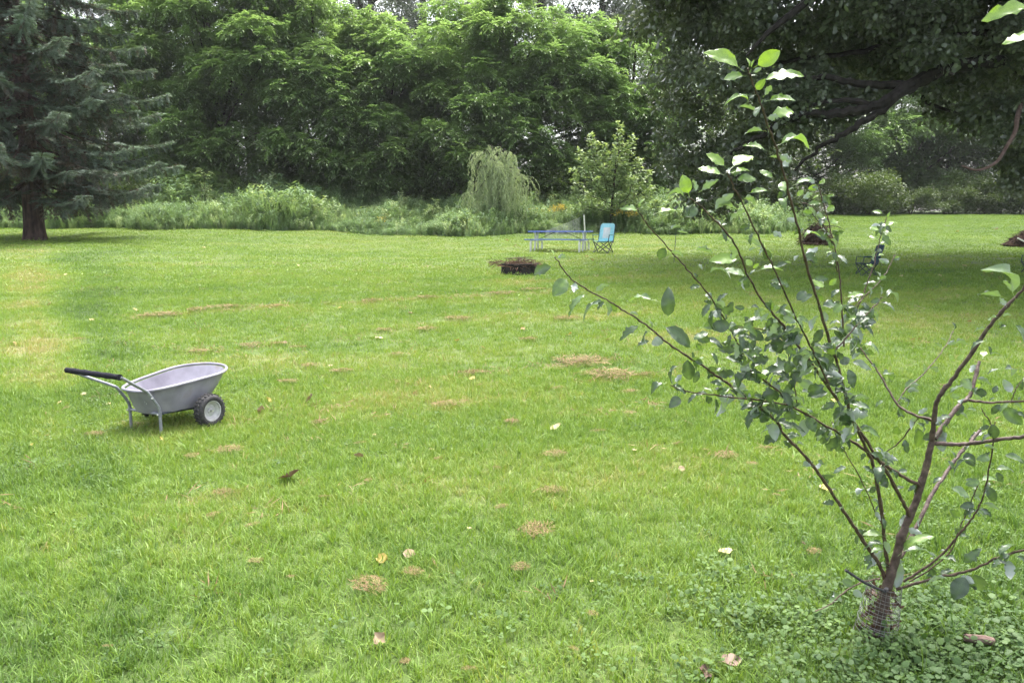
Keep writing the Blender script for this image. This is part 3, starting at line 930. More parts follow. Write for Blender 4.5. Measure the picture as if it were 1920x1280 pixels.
# undergrowth that closes the wood behind everything
rng = np.random.default_rng(55)
n = 14500
x = rng.uniform(-58, 66, n); y = np.where(x < 22, rng.uniform(54, 68, n), rng.uniform(72, 90, n))
x[:2600] = rng.uniform(-52, -14, 2600)
y[:2600] = rng.uniform(52, 60, 2600)
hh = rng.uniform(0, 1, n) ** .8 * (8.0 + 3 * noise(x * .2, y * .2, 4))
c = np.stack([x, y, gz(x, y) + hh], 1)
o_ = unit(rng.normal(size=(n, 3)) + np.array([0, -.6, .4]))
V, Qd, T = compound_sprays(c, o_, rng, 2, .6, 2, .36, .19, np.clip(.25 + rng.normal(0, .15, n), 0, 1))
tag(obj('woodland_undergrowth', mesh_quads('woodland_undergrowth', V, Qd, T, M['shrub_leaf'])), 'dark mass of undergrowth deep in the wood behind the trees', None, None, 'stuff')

# ---- spruce
def spruce():
    rng = np.random.default_rng(77)
    g = G(66, 451)
    e = empty('spruce_tree', (g[0], g[1], g[2] - .05), 0, 'tall dark blue-green spruce with bare reddish trunk foot', 'tree')
    h = 19.0
    mb = MB()
    zz = np.array([0, .25, .6, 1.2, 2.5, 5, 9, 14, 19.0]); rr = np.array([.46, .40, .36, .34, .31, .27, .21, .12, .02])
    mb.tube(np.stack([np.sin(zz * .3) * .04, zz * 0, zz], 1), rr, 14)
    mb.build('trunk', M['spruce_bark'], e)
    base, rots, Ls, ts = [], [], [], []
    z = 2.35; wi = 0
    while z < 17.5:
        nb = 8 if z < 12 else 6
        for k in range(nb):
            a = wi * .7 + k * 6.283 / nb + rng.normal(0, .18)
            zz = z + rng.uniform(-.10, .10)
            ln = (5.9 * (1 - (zz / 19.5)) ** .8 + .3) * rng.uniform(.78, 1.1)
            if zz < 3.0: ln *= rng.uniform(.6, 1.0)
            drop = ln * (.30 - .20 * zz / 19) * rng.uniform(.6, 1.3)
            hd = np.array([math.cos(a), math.sin(a), 0]); sd = np.array([-math.sin(a), math.cos(a), 0])
            tt = np.linspace(0, 1, 12)
            crv = hd * (ln * tt)[:, None] + np.array([0, 0, 1.0]) * (zz - drop * np.sin(tt * 2.0) + .30 * drop * tt ** 3)[:, None]
            mbb = MB(); mbb.tube(crv, np.linspace(.055, .008, 12), 5)
            mbb.build('bough', M['spruce_bark'], e)
            nt_ = int(40 * ln)
            # side shoots, flat and hanging
            q = np.sqrt(rng.uniform(.05, 1, nt_))
            pc = np.stack([np.interp(q, tt, crv[:, j]) for j in range(3)], 1)
            sgn = rng.choice([-1, 1], nt_)
            sl = (.95 * (1 - q) + .22) * rng.uniform(.5, 1.1, nt_) * min(1, ln / 3)
            sdv = unit(sd[None] * sgn[:, None] + hd[None] * rng.uniform(.35, 1.0, nt_)[:, None] + np.array([0, 0, 1]) * rng.normal(-.10, .12, nt_)[:, None])
            hang = rng.uniform(size=nt_) < .25
            sdv[hang] = unit(sdv[hang] * .5 + np.array([0, 0, -.8]))
            br = rng.normal(0, .08)
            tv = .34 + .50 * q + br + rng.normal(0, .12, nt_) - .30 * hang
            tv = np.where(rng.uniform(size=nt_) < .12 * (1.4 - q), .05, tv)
            nn_ = unit(rng.normal(0, .25, (nt_, 3)) + np.array([0, 0, 1.0]))
            xx = unit(np.cross(sdv, nn_)); zz_ = np.cross(xx, sdv)
            for i in range(nt_):
                rots.append(Matrix(((xx[i][0], sdv[i][0], zz_[i][0]), (xx[i][1], sdv[i][1], zz_[i][1]), (xx[i][2], sdv[i][2], zz_[i][2]))).to_euler())
            base.append(pc); Ls.append(np.clip(sl, .34, 1.1)); ts.append(tv)
        z += .56 + .012 * z; wi += 1

    def shoot(name):
        n_ = 20
        f = np.sort(rng.uniform(.03, 1, n_)); sg = np.where(np.arange(n_) % 2, 1, -1)
        b_ = np.stack([rng.normal(0, .012, n_), f, -.14 * f ** 2 + rng.normal(0, .01, n_)], 1)
        d_ = unit(np.stack([sg * rng.uniform(.5, 1.1, n_), rng.uniform(.5, 1.0, n_), rng.normal(.02, .22, n_)], 1))
        l_ = (.34 * (1 - .55 * f)) * rng.uniform(.6, 1.2, n_)
        b_ = np.concatenate([b_, [[0, 0, 0], [0, .5, -.03]]]); d_ = np.concatenate([d_, [[0, 1, -.06], [0, 1, -.2]]]); l_ = np.concatenate([l_, [.6, .55]])
        nn = unit(rng.normal(0, .3, b_.shape) + np.array([0, 0, 1.0])); sd_ = unit(np.cross(d_, nn))
        z0 = np.zeros(len(b_))
        parts = [leafquads(b_, d_, nn, l_, .05, z0, .05)]
        for s_, g_ in ((1, .15), (-1, .25), (1, .4), (-1, .5), (1, .65), (-1, .78)):
            parts.append(leafquads(b_ + d_ * (l_ * g_)[:, None], unit(d_ + sd_ * s_ * .9 + nn * .35), nn, .085, .018, z0, .05))
        V_, Q_, _ = join(parts)
        return template(name, V_, Q_, M['spruce_needle'])
    sh = [shoot('needle_shoot') for _ in range(6)]
    L = np.concatenate(Ls)
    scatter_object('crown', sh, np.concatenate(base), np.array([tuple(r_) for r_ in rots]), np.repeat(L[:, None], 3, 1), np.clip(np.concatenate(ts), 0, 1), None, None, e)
spruce()

# ---- oak on the right
def oak():
    rng = np.random.default_rng(88)
    D = 25.0
    bx = P(2010, 430, D)
    root = np.array([bx[0], D, float(gz(bx[0], D)) - .1])
    e = empty('oak_tree', root, 0, 'huge dark spreading oak overhanging the right side of the lawn', 'tree')
    L = lambda rows: [P(a, b_, c_) - root for a, b_, c_ in rows]
    limb_mesh('trunk', [(0, 0, 0), (-.1, 0, 2.2), (-.2, .1, 4.2), (.3, .2, 8), (.2, 0, 12)], .62, .1, M['oak_bark'], e, 12, 5)
    limb_mesh('limb', L([(1985, 170, 25), (1890, 118, 23), (1800, 125, 21.5), (1720, 152, 20.5), (1655, 192, 20), (1600, 208, 19.8), (1550, 214, 19.8), (1490, 222, 20), (1430, 252, 20.4), (1370, 290, 21)]), .2, .04, M['oak_bark'], e, 8, 5, .03)
    limb_mesh('limb', L([(1740, 148, 20.7), (1690, 160, 20.4), (1620, 160, 20.2), (1550, 146, 20.2), (1480, 150, 20.6), (1400, 175, 21.4)]), .13, .03, M['oak_bark'], e, 7, 5, .03)
    limb_mesh('limb', L([(1725, 152, 20.5), (1680, 188, 20), (1625, 225, 19.8), (1572, 255, 19.8), (1535, 280, 20), (1490, 320, 20.4)]), .12, .03, M['oak_bark'], e, 7, 5, .03)
    limb_mesh('limb', L([(1985, 90, 25), (1860, 62, 24), (1750, 78, 23), (1620, 96, 22.4), (1500, 112, 22), (1380, 120, 22)]), .12, .03, M['oak_bark'], e, 8, 5, .03)
    limb_mesh('limb', L([(1640, 200, 19.9), (1600, 190, 19.8), (1560, 190, 19.8), (1500, 205, 20)]), .09, .03, M['oak_bark'], e, 6, 4, .02)
    limb_mesh('limb', L([(1620, -90, 22), (1540, -20, 20.5), (1480, 30, 19.6), (1440, 62, 19.4), (1400, 105, 19.6)]), .13, .03, M['oak_bark'], e, 6, 4)
    limb_mesh('limb', L([(1990, 40, 25), (1900, -60, 23), (1800, -160, 21)]), .2, .06, M['oak_bark'], e, 7, 4)
    limb_mesh('limb', L([(1760, 150, 23.6), (1730, 185, 23.4), (1770, 205, 23), (1800, 212, 22.6)]), .08, .02, M['oak_bark'], e, 6, 4)
    limb_mesh('dead_limb', L([(1930, 160, 21), (1909, 214, 20), (1904, 245, 19.6), (1886, 277, 19.4), (1867, 305, 19.2), (1834, 319, 19.2), (1803, 311, 19.2)]), .065, .02, M['dead_limb'], e, 7, 5)
    lo = []
    def lob(px, py, d, r): lo.append((P(px, py, d) - root, r))
    for px in range(1215, 2160, 56):            # the canopy overhead
        for py in (-90, -40, 5, 50, 95):
            if px < 1260 and py > 60: continue
            if 1480 < px < 1900 and py > 60 and rng.uniform() < .30: continue
            lob(px + rng.normal(0, 20), py + rng.normal(0, 16), rng.uniform(19.5, 29), rng.uniform(.75, 1.1))
    for k in range(34): lob(rng.uniform(1520, 1930), rng.uniform(70, 165), rng.uniform(26, 31), rng.uniform(.7, 1.0))
    for a in [(1600, 190), (1640, 165), (1690, 150), (1560, 235), (1520, 200), (1480, 260), (1570, 185), (1235, 150), (1290, 140), (1350, 170), (1420, 180), (1270, 205), (1330, 225), (1400, 235), (1455, 200), (1265, 255), (1320, 285), (1375, 270), (1430, 275), (1285, 320), (1335, 335), (1390, 320), (1290, 372), (1345, 380), (1400, 365), (1440, 320), (1480, 165), (1530, 170), (1460, 240), (1270, 300), (1420, 130), (1500, 130), (1560, 125), (1620, 130), (1680, 120), (1750, 110),
              (1765, 140), (1800, 175), (1850, 150), (1890, 195), (1785, 215), (1835, 235), (1880, 265), (1915, 300), (1900, 120), (1950, 250), (1740, 185), (1860, 205), (1925, 215), (1820, 150), (1940, 330), (1960, 180), (1910, 345)]:
        lob(a[0] + rng.normal(0, 8), a[1] + rng.normal(0, 8), rng.uniform(20, 25), rng.uniform(.5, .78))
    c, o, t = lobe_shoots(lo, 80, rng, .8)
    lo2 = []
    for k in range(240):                        # the high part of the crown, above the picture
        a = rng.uniform(0, 6.283); r_ = math.sqrt(rng.uniform()) * 13.5
        q = np.array([r_ * math.cos(a), r_ * math.sin(a) * .95, 7.5 + 7.5 * math.sqrt(max(0, 1 - (r_ / 14) ** 2)) * rng.uniform(.35, 1)])
        w = q + root - EYE
        ypx = H / 2 - FPX * np.dot(w, UPV) / max(np.dot(w, FWD), .1)
        if ypx > -60 or w[1] < 9: continue
        lo2.append((q, rng.uniform(1.2, 1.8)))
    c2, o2, t2 = lobe_shoots(lo2, 34, rng, .8)
    def sprig(name):
        n_ = 15
        b_ = rng.normal(0, .10, (n_, 3)); d_ = unit(b_ + rng.normal(0, .08, (n_, 3)) + np.array([0, 0, -.02]))
        nn_ = rdir(n_, rng) * .7 + np.array([0, 0, 1.0])
        ll_ = .135 * rng.uniform(.7, 1.3, n_)
        x_ = unit(np.cross(d_, nn_)); z_ = np.cross(x_, d_)
        V_, Q_ = [], []
        for i in range(n_):                     # a lobed blade: narrow foot, broad shoulders, blunt tip
            k0 = len(V_)
            for t_, w_ in ((0, .06), (.32, .26), (.5, .2), (.72, .33), (1.0, .08)):
                m_ = b_[i] + d_[i] * ll_[i] * t_ - z_[i] * ll_[i] * .18 * t_ * t_
                for sg in (-1, 1): V_.append(m_ + x_[i] * sg * w_ * ll_[i] + z_[i] * w_ * ll_[i] * .3)
            for q_ in range(4): Q_.append((k0 + 2 * q_, k0 + 2 * q_ + 1, k0 + 2 * q_ + 3, k0 + 2 * q_ + 2))
        return template(name, np.array(V_), np.array(Q_), M['oak_leaf'])
    sp = [sprig('oak_sprig') for _ in range(7)]
    ca = np.concatenate([c, c2]); ta = np.concatenate([t, t2]); n_ = len(ca)
    sc_ = np.concatenate([rng.uniform(.8, 1.3, len(c)), rng.uniform(1.9, 2.6, len(c2))])
    scatter_object('crown', sp, ca, np.stack([rng.normal(0, .5, n_), rng.normal(0, .5, n_), rng.uniform(0, 6.28, n_)], 1), np.repeat(sc_[:, None], 3, 1), np.clip(ta + rng.normal(0, .2, n_), 0, 1), None, None, e)
oak()

# ---- weeping willow
def willow():
    rng = np.random.default_rng(99)
    g = G(937, 434); d0 = 40.6
    bx = P(937, 430, d0)
    root = np.array([bx[0], d0, float(gz(bx[0], d0))])
    e = empty('willow_tree', root, 0, 'small pale green weeping willow at the lawn edge', 'tree')
    limb_mesh('trunk', [(0, 0, -.1), (.06, 0, 1.0), (-.03, 0, 2.2), (.05, 0, 3.4)], .10, .03, M['grey_bark'], e)
    bs, ds, nn, ts = [], [], [], []
    tops = [(-.9, 0, 4.1), (.35, 0, 4.15), (-.25, .2, 3.9), (.9, -.1, 3.8), (-1.2, -.2, 3.3), (1.4, 0, 2.9), (0, -.5, 3.6), (-.5, -.4, 3.7), (.6, .4, 3.5), (-1.5, .1, 2.6), (1.0, -.4, 3.2), (-.8, .5, 3.3), (.1, -.3, 4.3), (-.6, .1, 4.35), (.65, -.2, 4.0), (1.7, .2, 2.3), (-1.7, -.3, 2.0)]
    for tp in tops:
        tp = np.array(tp, float)
        limb_mesh('limb', [(0, 0, 1.2), (tp[0] * .3, tp[1] * .3, 2.4 + .2 * tp[2]), tp * np.array([.8, .8, 1]), tp * np.array([1.1, 1.1, .97])], .035, .008, M['grey_bark'], e, 5, 4)
        for gk in range(10):                     # hanging bunches of shoots
            ga = rng.uniform(0, 6.28); go_ = rng.uniform(.15, .95); gl = rng.uniform(1.0, 3.0); gf = rng.uniform(.1, 1.15)
            gt = rng.uniform(.15, .85)
            for s in range(4):
                f = gf + rng.normal(0, .04)
                st = tp * np.array([f, f, 1 - .22 * abs(1.0 - f)]) + rng.normal(0, .05, 3)
                a = ga + rng.normal(0, .2); out = np.array([math.cos(a), math.sin(a), 0]) * go_
                ln = min(gl * rng.uniform(.7, 1.15), st[2] - .25)
                m_ = 36
                t = np.linspace(0, 1, m_)
                pts = st + out * (1 - (1 - t)[:, None] ** 2) + np.array([0, 0, 1.0]) * (.16 * np.sin(t * 3) - ln * t ** 1.3)[:, None]
                pts += np.cumsum(rng.normal(0, .009, (m_, 3)), 0)
                bs.append(pts); dd = rdir(m_, rng) * .6 + np.array([0, 0, -1.0]); ds.append(dd); nn.append(rdir(m_, rng) + np.array([0, 0, .4])); ts.append(np.full(m_, gt) + rng.normal(0, .12, m_))
    b = np.concatenate(bs); V, Qd, T = leafquads(b, np.concatenate(ds), np.concatenate(nn), .14 * rng.uniform(.7, 1.3, len(b)), .036, np.clip(np.concatenate(ts), 0, 1))
    tag(obj('crown', mesh_quads('crown', V, Qd, T, M['willow_leaf']), e), kind='stuff')
willow()
bpy.data.objects['willow_tree'].scale = (.88, .88, 1.0)

# ---- young maple with upright leaders
def maple():
    rng = np.random.default_rng(123)
    d0 = 41.0; bx = P(1145, 430, d0)
    root = np.array([bx[0], d0, float(gz(bx[0], d0))])
    e = empty('maple_sapling', root, 0, 'young pale green maple with upright leading shoots beside the willow', 'tree')
    limb_mesh('trunk', [(0, 0, -.1), (.05, 0, 1.5), (.15, 0, 3.2), (.25, 0, 5.3)], .07, .01, M['grey_bark'], e)
    tips = [(.3, 0, 5.5, 1.0), (.85, .1, 4.8, .9), (.6, .2, 4.4, .8), (-.95, 0, 4.9, .9), (-.7, .2, 4.5, .8), (-1.4, 0, 4.1, .9), (-1.1, -.3, 3.6, .9), (1.2, 0, 3.6, .9), (1.6, -.1, 3.0, 1.0), (-1.7, .1, 3.1, 1.0), (.1, -.4, 4.2, .9), (-.3, .3, 4.4, .9), (1.7, .2, 2.2, 1.1), (-1.6, -.2, 2.1, 1.1), (.8, -.6, 2.7, 1.1), (-.7, -.6, 2.6, 1.1), (.3, -.7, 1.9, 1.1), (1.1, -.5, 1.6, 1.0), (-.9, .6, 2.0, 1.0), (.5, -.2, 3.4, 1.0), (-.4, -.3, 3.3, 1.0), (2.0, 0, 1.5, .9)]
    bs, ds, ns, ts = [], [], [], []
    for x_, y_, z_, w_ in tips:
        tp = np.array([x_, y_, z_]); s = np.array([.1, 0, max(.5, z_ * .42)])
        path = spline([s, s * .45 + tp * .55 + np.array([x_ * .22, y_ * .2, -.25]), tp], 8)
        mb = MB(); mb.tube(path, np.linspace(.022, .005, len(path)), 5); mb.build('shoot', M['grey_bark'], e)
        n_ = 190
        q = rng.uniform(.18, 1.0, n_)
        p = np.stack([np.interp(q * (len(path) - 1), np.arange(len(path)), path[:, j]) for j in range(3)], 1)
        sp = (.34 * (1.05 - q) + .10)[:, None] * w_
        off = rdir(n_, rng) * rng.uniform(.4, 1, (n_, 1)) * sp * np.array([1.1, 1.1, .6])
        bs.append(p + off); ds.append(unit(off + np.array([0, 0, .03]) + rng.normal(0, .08, (n_, 3)))); ns.append(rdir(n_, rng) * .5 + np.array([0, 0, 1.0])); ts.append(.35 + .45 * q + rng.normal(0, .16, n_))
    b = np.concatenate(bs); V, Qd, T = leafquads(b, np.concatenate(ds), np.concatenate(ns), .16 * rng.uniform(.7, 1.25, len(b)), .12, np.clip(np.concatenate(ts), 0, 1))
    tag(obj('crown', mesh_quads('crown', V, Qd, T, M['sapling_leaf']), e), kind='stuff')
maple()
bpy.data.objects['maple_sapling'].scale = (1.22, 1.22, 1.02)

# ---- sumac sapling and other single plants among the weeds
def sumac(px, d, h, label, seed, nst=4, group=None):
    rng = np.random.default_rng(seed)
    bx = P(px, 430, d); root = np.array([bx[0], d, float(gz(bx[0], d))])
    e = empty('sumac_sapling', root, 0, label, 'sapling', group)
    c, o = [], []
    for i in range(nst):
        x_ = rng.normal(0, .28) * h * .5; hh = h * (1 - .16 * i)
        path = [(0, 0, 0), (x_ * .4, 0, hh * .5), (x_, 0, hh)]
        limb_mesh('stem', path, .025, .01, M['grey_bark'], e, 5, 4)
        pp_ = spline(path, 6)
        for p in pp_[5:]:
            for k in range(2):
                c.append(p); o.append(rdir(1, rng)[0] * np.array([1, 1, .4]) + np.array([0, 0, .15]))
    c = np.array(c); o = unit(np.array(o))
    V, Qd, T = compound_sprays(c, o, rng, 2, .55, 6, .15, .045, np.clip(.7 + rng.normal(0, .15, len(c)), 0, 1), .5)
    tag(obj('foliage', mesh_quads('foliage', V, Qd, T, M['sapling_leaf']), e), kind='stuff')
sumac(388, 42, 2.7, 'bright sumac sapling standing above the weeds near the spruce', 11, 5)
sumac(480, 43, 1.9, 'small ragged sapling hung with creepers on the bank', 12, 3)
sumac(805, 42, 1.35, 'pale broad plant among the weeds left of the willow', 13, 3)


def goldenrod(px, py, d, h, wd_, label, seed, nst=9):
    rng = np.random.default_rng(seed)
    bx = P(px, py, d); root = np.array([bx[0], d, float(gz(bx[0], d))])
    e = empty('goldenrod', root, 0, label, 'flower', 'goldenrod plants in the weeds')
    fb, fd, lb, ld = [], [], [], []
    mb = MB()
    for i in range(nst):
        x_ = rng.uniform(-wd_, wd_); y_ = rng.uniform(-.2, .2); hh = h * rng.uniform(.82, 1.0)
        mb.tube([(x_ * .5, y_, 0), (x_ * .8, y_, hh * .5), (x_, y_, hh)], [.012, .01, .006], 5)
        for k in range(20):
            fb.append([x_ + rng.normal(0, .09), y_ + rng.normal(0, .08), hh + rng.uniform(-.10, .13)]); fd.append(rdir(1, rng)[0])
        for k in range(22):
            t = rng.uniform(.1, .9); a = rng.uniform(0, 6.28)
            lb.append([x_ * (.5 + .5 * t), y_, hh * t]); ld.append([math.cos(a), math.sin(a), .3])
    mb.build('stems', M['willow_leaf'], e, False)
    fb = np.array(fb); V, Qd, T = leafquads(fb, np.array(fd), rdir(len(fb), rng), .07, .05, rng.uniform(0, 1, len(fb)))
    tag(obj('flowers', mesh_quads('flowers', V, Qd, T, M['flower']), e), kind='stuff')
    lb = np.array(lb); V, Qd, T = leafquads(lb, np.array(ld), np.tile([0, 0, 1.0], (len(lb), 1)), .15, .035, rng.uniform(0, .6, len(lb)))
    tag(obj('foliage', mesh_quads('foliage', V, Qd, T, M['sapling_leaf']), e), kind='stuff')
def flower_h(px, py, d):
    p = P(px, py, d); return float(p[2] - gz(p[0], d))
goldenrod(1045, 384, 41, flower_h(1045, 386, 41), .42, 'largest yellow goldenrod cluster between willow and young maple', 21, 12)
goldenrod(1005, 393, 41.5, flower_h(1005, 394, 41.5), .35, 'low goldenrod cluster close to the willow', 22, 6)
goldenrod(1172, 396, 40, flower_h(1172, 396, 40), .55, 'orange-yellow goldenrod in front of the young maple', 23, 7)
goldenrod(722, 411, 40, flower_h(722, 411, 40), .35, 'small goldenrod in the weeds left of the willow', 24, 5)

# ------------------------------------------------------------------ wheelbarrow
def wheelbarrow():
    g = G(254, 813)
    rz = math.radians(61.9)
    e = empty('wheelbarrow', (g[0], g[1], g[2]), rz, 'grey two-wheeled garden wheelbarrow with black foam handle on the left lawn', 'wheelbarrow')
    # tray: sections from the rim down to the floor; x forward, y to the left
    def outline(t, z_lo, z_hi, x0, x1, hw0, hw1, k=44):
        pts = []
        for i in range(k):
            a = 2 * math.pi * i / k
            ca, sa = math.cos(a), math.sin(a)
            e_ = .54
            u = math.copysign(abs(ca) ** e_, ca); v = math.copysign(abs(sa) ** (.64), sa)
            x = (x0 + x1) / 2 + (x1 - x0) / 2 * u
            f = (x - x0) / (x1 - x0)
            hw = hw0 + (hw1 - hw0) * min(1, f * 1.5)
            if f > .72: hw *= math.sqrt(max(0, 1 - ((f - .72) / .28) ** 2 * .55))
            pts.append((x, v * hw, z_lo + (z_hi - z_lo) * f + .0))
        return pts
    secs = [outline(0, .350, .435, -.01, .86, .205, .295),
            outline(0, .366, .452, -.02, .87, .215, .305),
            outline(0, .369, .455, -.008, .858, .203, .293),
            outline(0, .356, .442, .0, .85, .195, .285)]
    inner = [outline(0, .30, .35, .025, .79, .182, .265), outline(0, .22, .24, .055, .69, .165, .235), outline(0, .172, .177, .085, .60, .145, .205), outline(0, .163, .167, .14, .52, .10, .15)]
    outer = [outline(0, .344, .43, .0, .852, .20, .29), outline(0, .292, .342, .02, .798, .187, .27), outline(0, .212, .231, .05, .70, .17, .241), outline(0, .157, .163, .08, .61, .15, .211), outline(0, .148, .153, .14, .52, .10, .15)]
    def loft(secs_, flip=False, cap=True):
        vs, fs = [], []
        k = len(secs_[0])
        for s_ in secs_: vs += s_
        for i in range(len(secs_) - 1):
            for j in range(k):
                j2 = (j + 1) % k
                q = (i * k + j, i * k + j2, (i + 1) * k + j2, (i + 1) * k + j)
                fs.append(q[::-1] if flip else q)
        if cap:
            q = tuple((len(secs_) - 1) * k + j for j in range(k))
            fs.append(q[::-1] if flip else q)
        return vs, fs
    mb = MB(); mb.add(*loft([secs[3]] + inner)); mb.add(*loft(outer, True))
    tr = mb.build('tray', M['tray_plastic'], e)
    mb = MB()
    lip = spline(secs[1] + [secs[1][0]], 2)
    mb.tube(lip, .012, 8, False); mb.build('rolled_rim', M['tray_plastic'], tr)
    # handle loop and legs
    for s in (1, -1):
        mb = MB()
        mb.tube(spline([(-.325, .325 * s, .56), (-.18, .265 * s, .475), (-.04, .20 * s, .395), (.0, .192 * s, .365), (.065, .19 * s, .27), (.095, .19 * s, .215), (.10, .19 * s, .15), (.10, .19 * s, -.02)], 5), .0125, 10)
        mb.build('leg', M['frame_paint'], e)
    mb = MB(); mb.tube([(-.325, -.325, .56), (-.33, -.1, .56), (-.33, .1, .56), (-.325, .325, .56)], .0125, 10); mb.build('handle_bar', M['frame_paint'], e)
    mb = MB()
    yy = np.linspace(-.33, .33, 15)
    mb.tube([(-.33, q, .56) for q in yy], .023 + .002 * np.cos(np.arange(15) * 2.1), 12); mb.build('foam_grip', M['foam_grip'], e)
    mb = MB(); mb.tube([(.10, -.19, .165), (.103, 0, .165), (.10, .19, .165)], .0115, 10); mb.build('crossbar', M['frame_paint'], e)
    for s in (1, -1):
        mb = MB(); mb.tube([(.10, .19 * s, .147), (.10, .19 * s, .183)], .0165, 10); mb.build('clamp', M['frame_paint'], e)
        mb = MB(); mb.tube([(.08, .19 * s, .165), (.07, .19 * s, .165)], .007, 8); mb.build('bolt', M['bolt'], e)
        mb = MB(); mb.tube([(.035, .20 * s, .31), (.022, .202 * s, .315)], .007, 8); mb.build('bolt', M['bolt'], e)
    # under-tray frame
    for s in (1, -1):
        mb = MB(); mb.tube(spline([(.10, .165 * s, .16), (.25, .165 * s, .155), (.38, .17 * s, .148), (.457, .18 * s, .143)], 4), .010, 8); mb.build('frame_rail', M['dark_metal'], e)
    mb = MB(); mb.tube([(.457, -.37, .142), (.457, .37, .142)], .009, 8); mb.build('axle', M['dark_metal'], e)
    # wheels
    def wheel(yc, out):
        w = empty('wheel', (.457, yc, .142)); w.parent = e; w.scale = (.9, .95, .9)
        prof = []
        R0, rt, wt = .122, .046, .05
        for k in range(14):
            a = 2 * math.pi * k / 14
            prof.append((R0 + rt * (.88 if abs(math.cos(a)) > .9 and math.cos(a) > 0 else 1) * math.cos(a) * .86, wt * math.sin(a)))
        mb = MB(); mb.lathe(prof, 40, 1, True)
        ty = mb.build('tyre', M['black_rubber'], w)
        for k in range(26):
            a = 2 * math.pi * k / 26
            for s in (1, -1):
                mb2 = MB() if (k == 0 and s == 1) else mb2
                rm = Matrix.Rotation(-a, 3, 'Y') @ Matrix.Rotation(.35 * s, 3, 'X')
                mb2.box((math.cos(a) * .1585, .018 * s, math.sin(a) * .1585), (.008, .032, .013), rm)
        mb2.build('tread', M['black_rubber'], ty, False)
        for s in (out, -out):
            mb = MB(); mb.lathe([(.0, .012 * s), (.026, .014 * s), (.03, .006 * s), (.058, .004 * s), (.066, .012 * s), (.086, .022 * s), (.09, .04 * s), (.098, .041 * s), (.101, .034 * s), (.1, 0)], 36, 1)
            mb.build('rim', M['rim_paint'], w)
            mb = MB(); mb.lathe([(0, .042 * s), (.009, .042 * s), (.011, .036 * s), (.012, .01 * s)], 16, 1); mb.build('hub', M['bolt'], w)
    wheel(-.36, -1); wheel(.36, 1)
    # dried mud spots on the back of the tray
    rng = np.random.default_rng(3)
    mb = MB()
    for k in range(9):
        y_ = rng.uniform(-.13, .13); z_ = rng.uniform(.235, .33); s_ = rng.uniform(.004, .010)
        xs = .0 + (.34 - z_) / .05 * .027 if z_ > .292 else .027 + (.292 - z_) / .07 * .039
        mb.add([(xs - .004, y_ + s_ * math.cos(a) * .7, z_ + s_ * math.sin(a)) for a in np.linspace(0, 6.28, 8)[:-1]], [tuple(range(7))])
    mb.build('mud_spots', M['rim_paint'], tr, False)
wheelbarrow()

# ------------------------------------------------------------------ picnic table, chairs, fire pit and the small things at the back
def picnic_table():
    g = P(1050, 472, 30.0)
    ax = unit(np.array([2.2, -.75, 0])); rz = math.atan2(ax[1], ax[0])
    e = empty('picnic_table', (g[0], 30.0, float(gz(g[0], 30.0))), rz, 'blue plank picnic table with white bent-pipe legs at the back of the lawn', 'table')
    Lh = 1.18
    for i, y_ in enumerate((-.30, -.10, .10, .30)):
        mb = MB(); mb.box((0.01 * i, y_, .745 + .004 * (i % 2)), (2 * Lh, .185, .04)); mb.build('top_plank', M['table_blue'], e, False)
    for y_, mt in ((-.72, 'bench_blue'), (-.60, 'bench_blue'), (.60, 'bench_green'), (.72, 'bench_green')):
        mb = MB(); mb.box((0, y_, .44), (2 * Lh + .05, .115, .04)); mb.build('bench_plank', M[mt], e, False)
    for sx in (-1, 1):
        x_ = sx * .95
        for sy in (-1, 1):
            mb = MB(); mb.tube(spline([(x_, .30 * sy, .72), (x_, .16 * sy, .66), (x_, .14 * sy, .5), (x_, .20 * sy, .2), (x_, .26 * sy, -.02)], 5), .036, 8); mb.build('leg', M['white_pipe'], e)
            mb = MB(); mb.tube(spline([(x_, .55 * sy, .41), (x_, .68 * sy, .39), (x_, .745 * sy, .3), (x_, .74 * sy, -.02)], 5), .042, 8); mb.build('bench_leg', M['white_pipe'], e)
        mb = MB(); mb.tube([(x_, -.7, .405), (x_, .7, .405)], .022, 8); mb.build('cross_pipe', M['white_pipe'], e)
        mb = MB(); mb.tube([(x_, 0, .41), (sx * .2, 0, .72)], .012, 6); mb.build('brace', M['dark_metal'], e)
picnic_table()


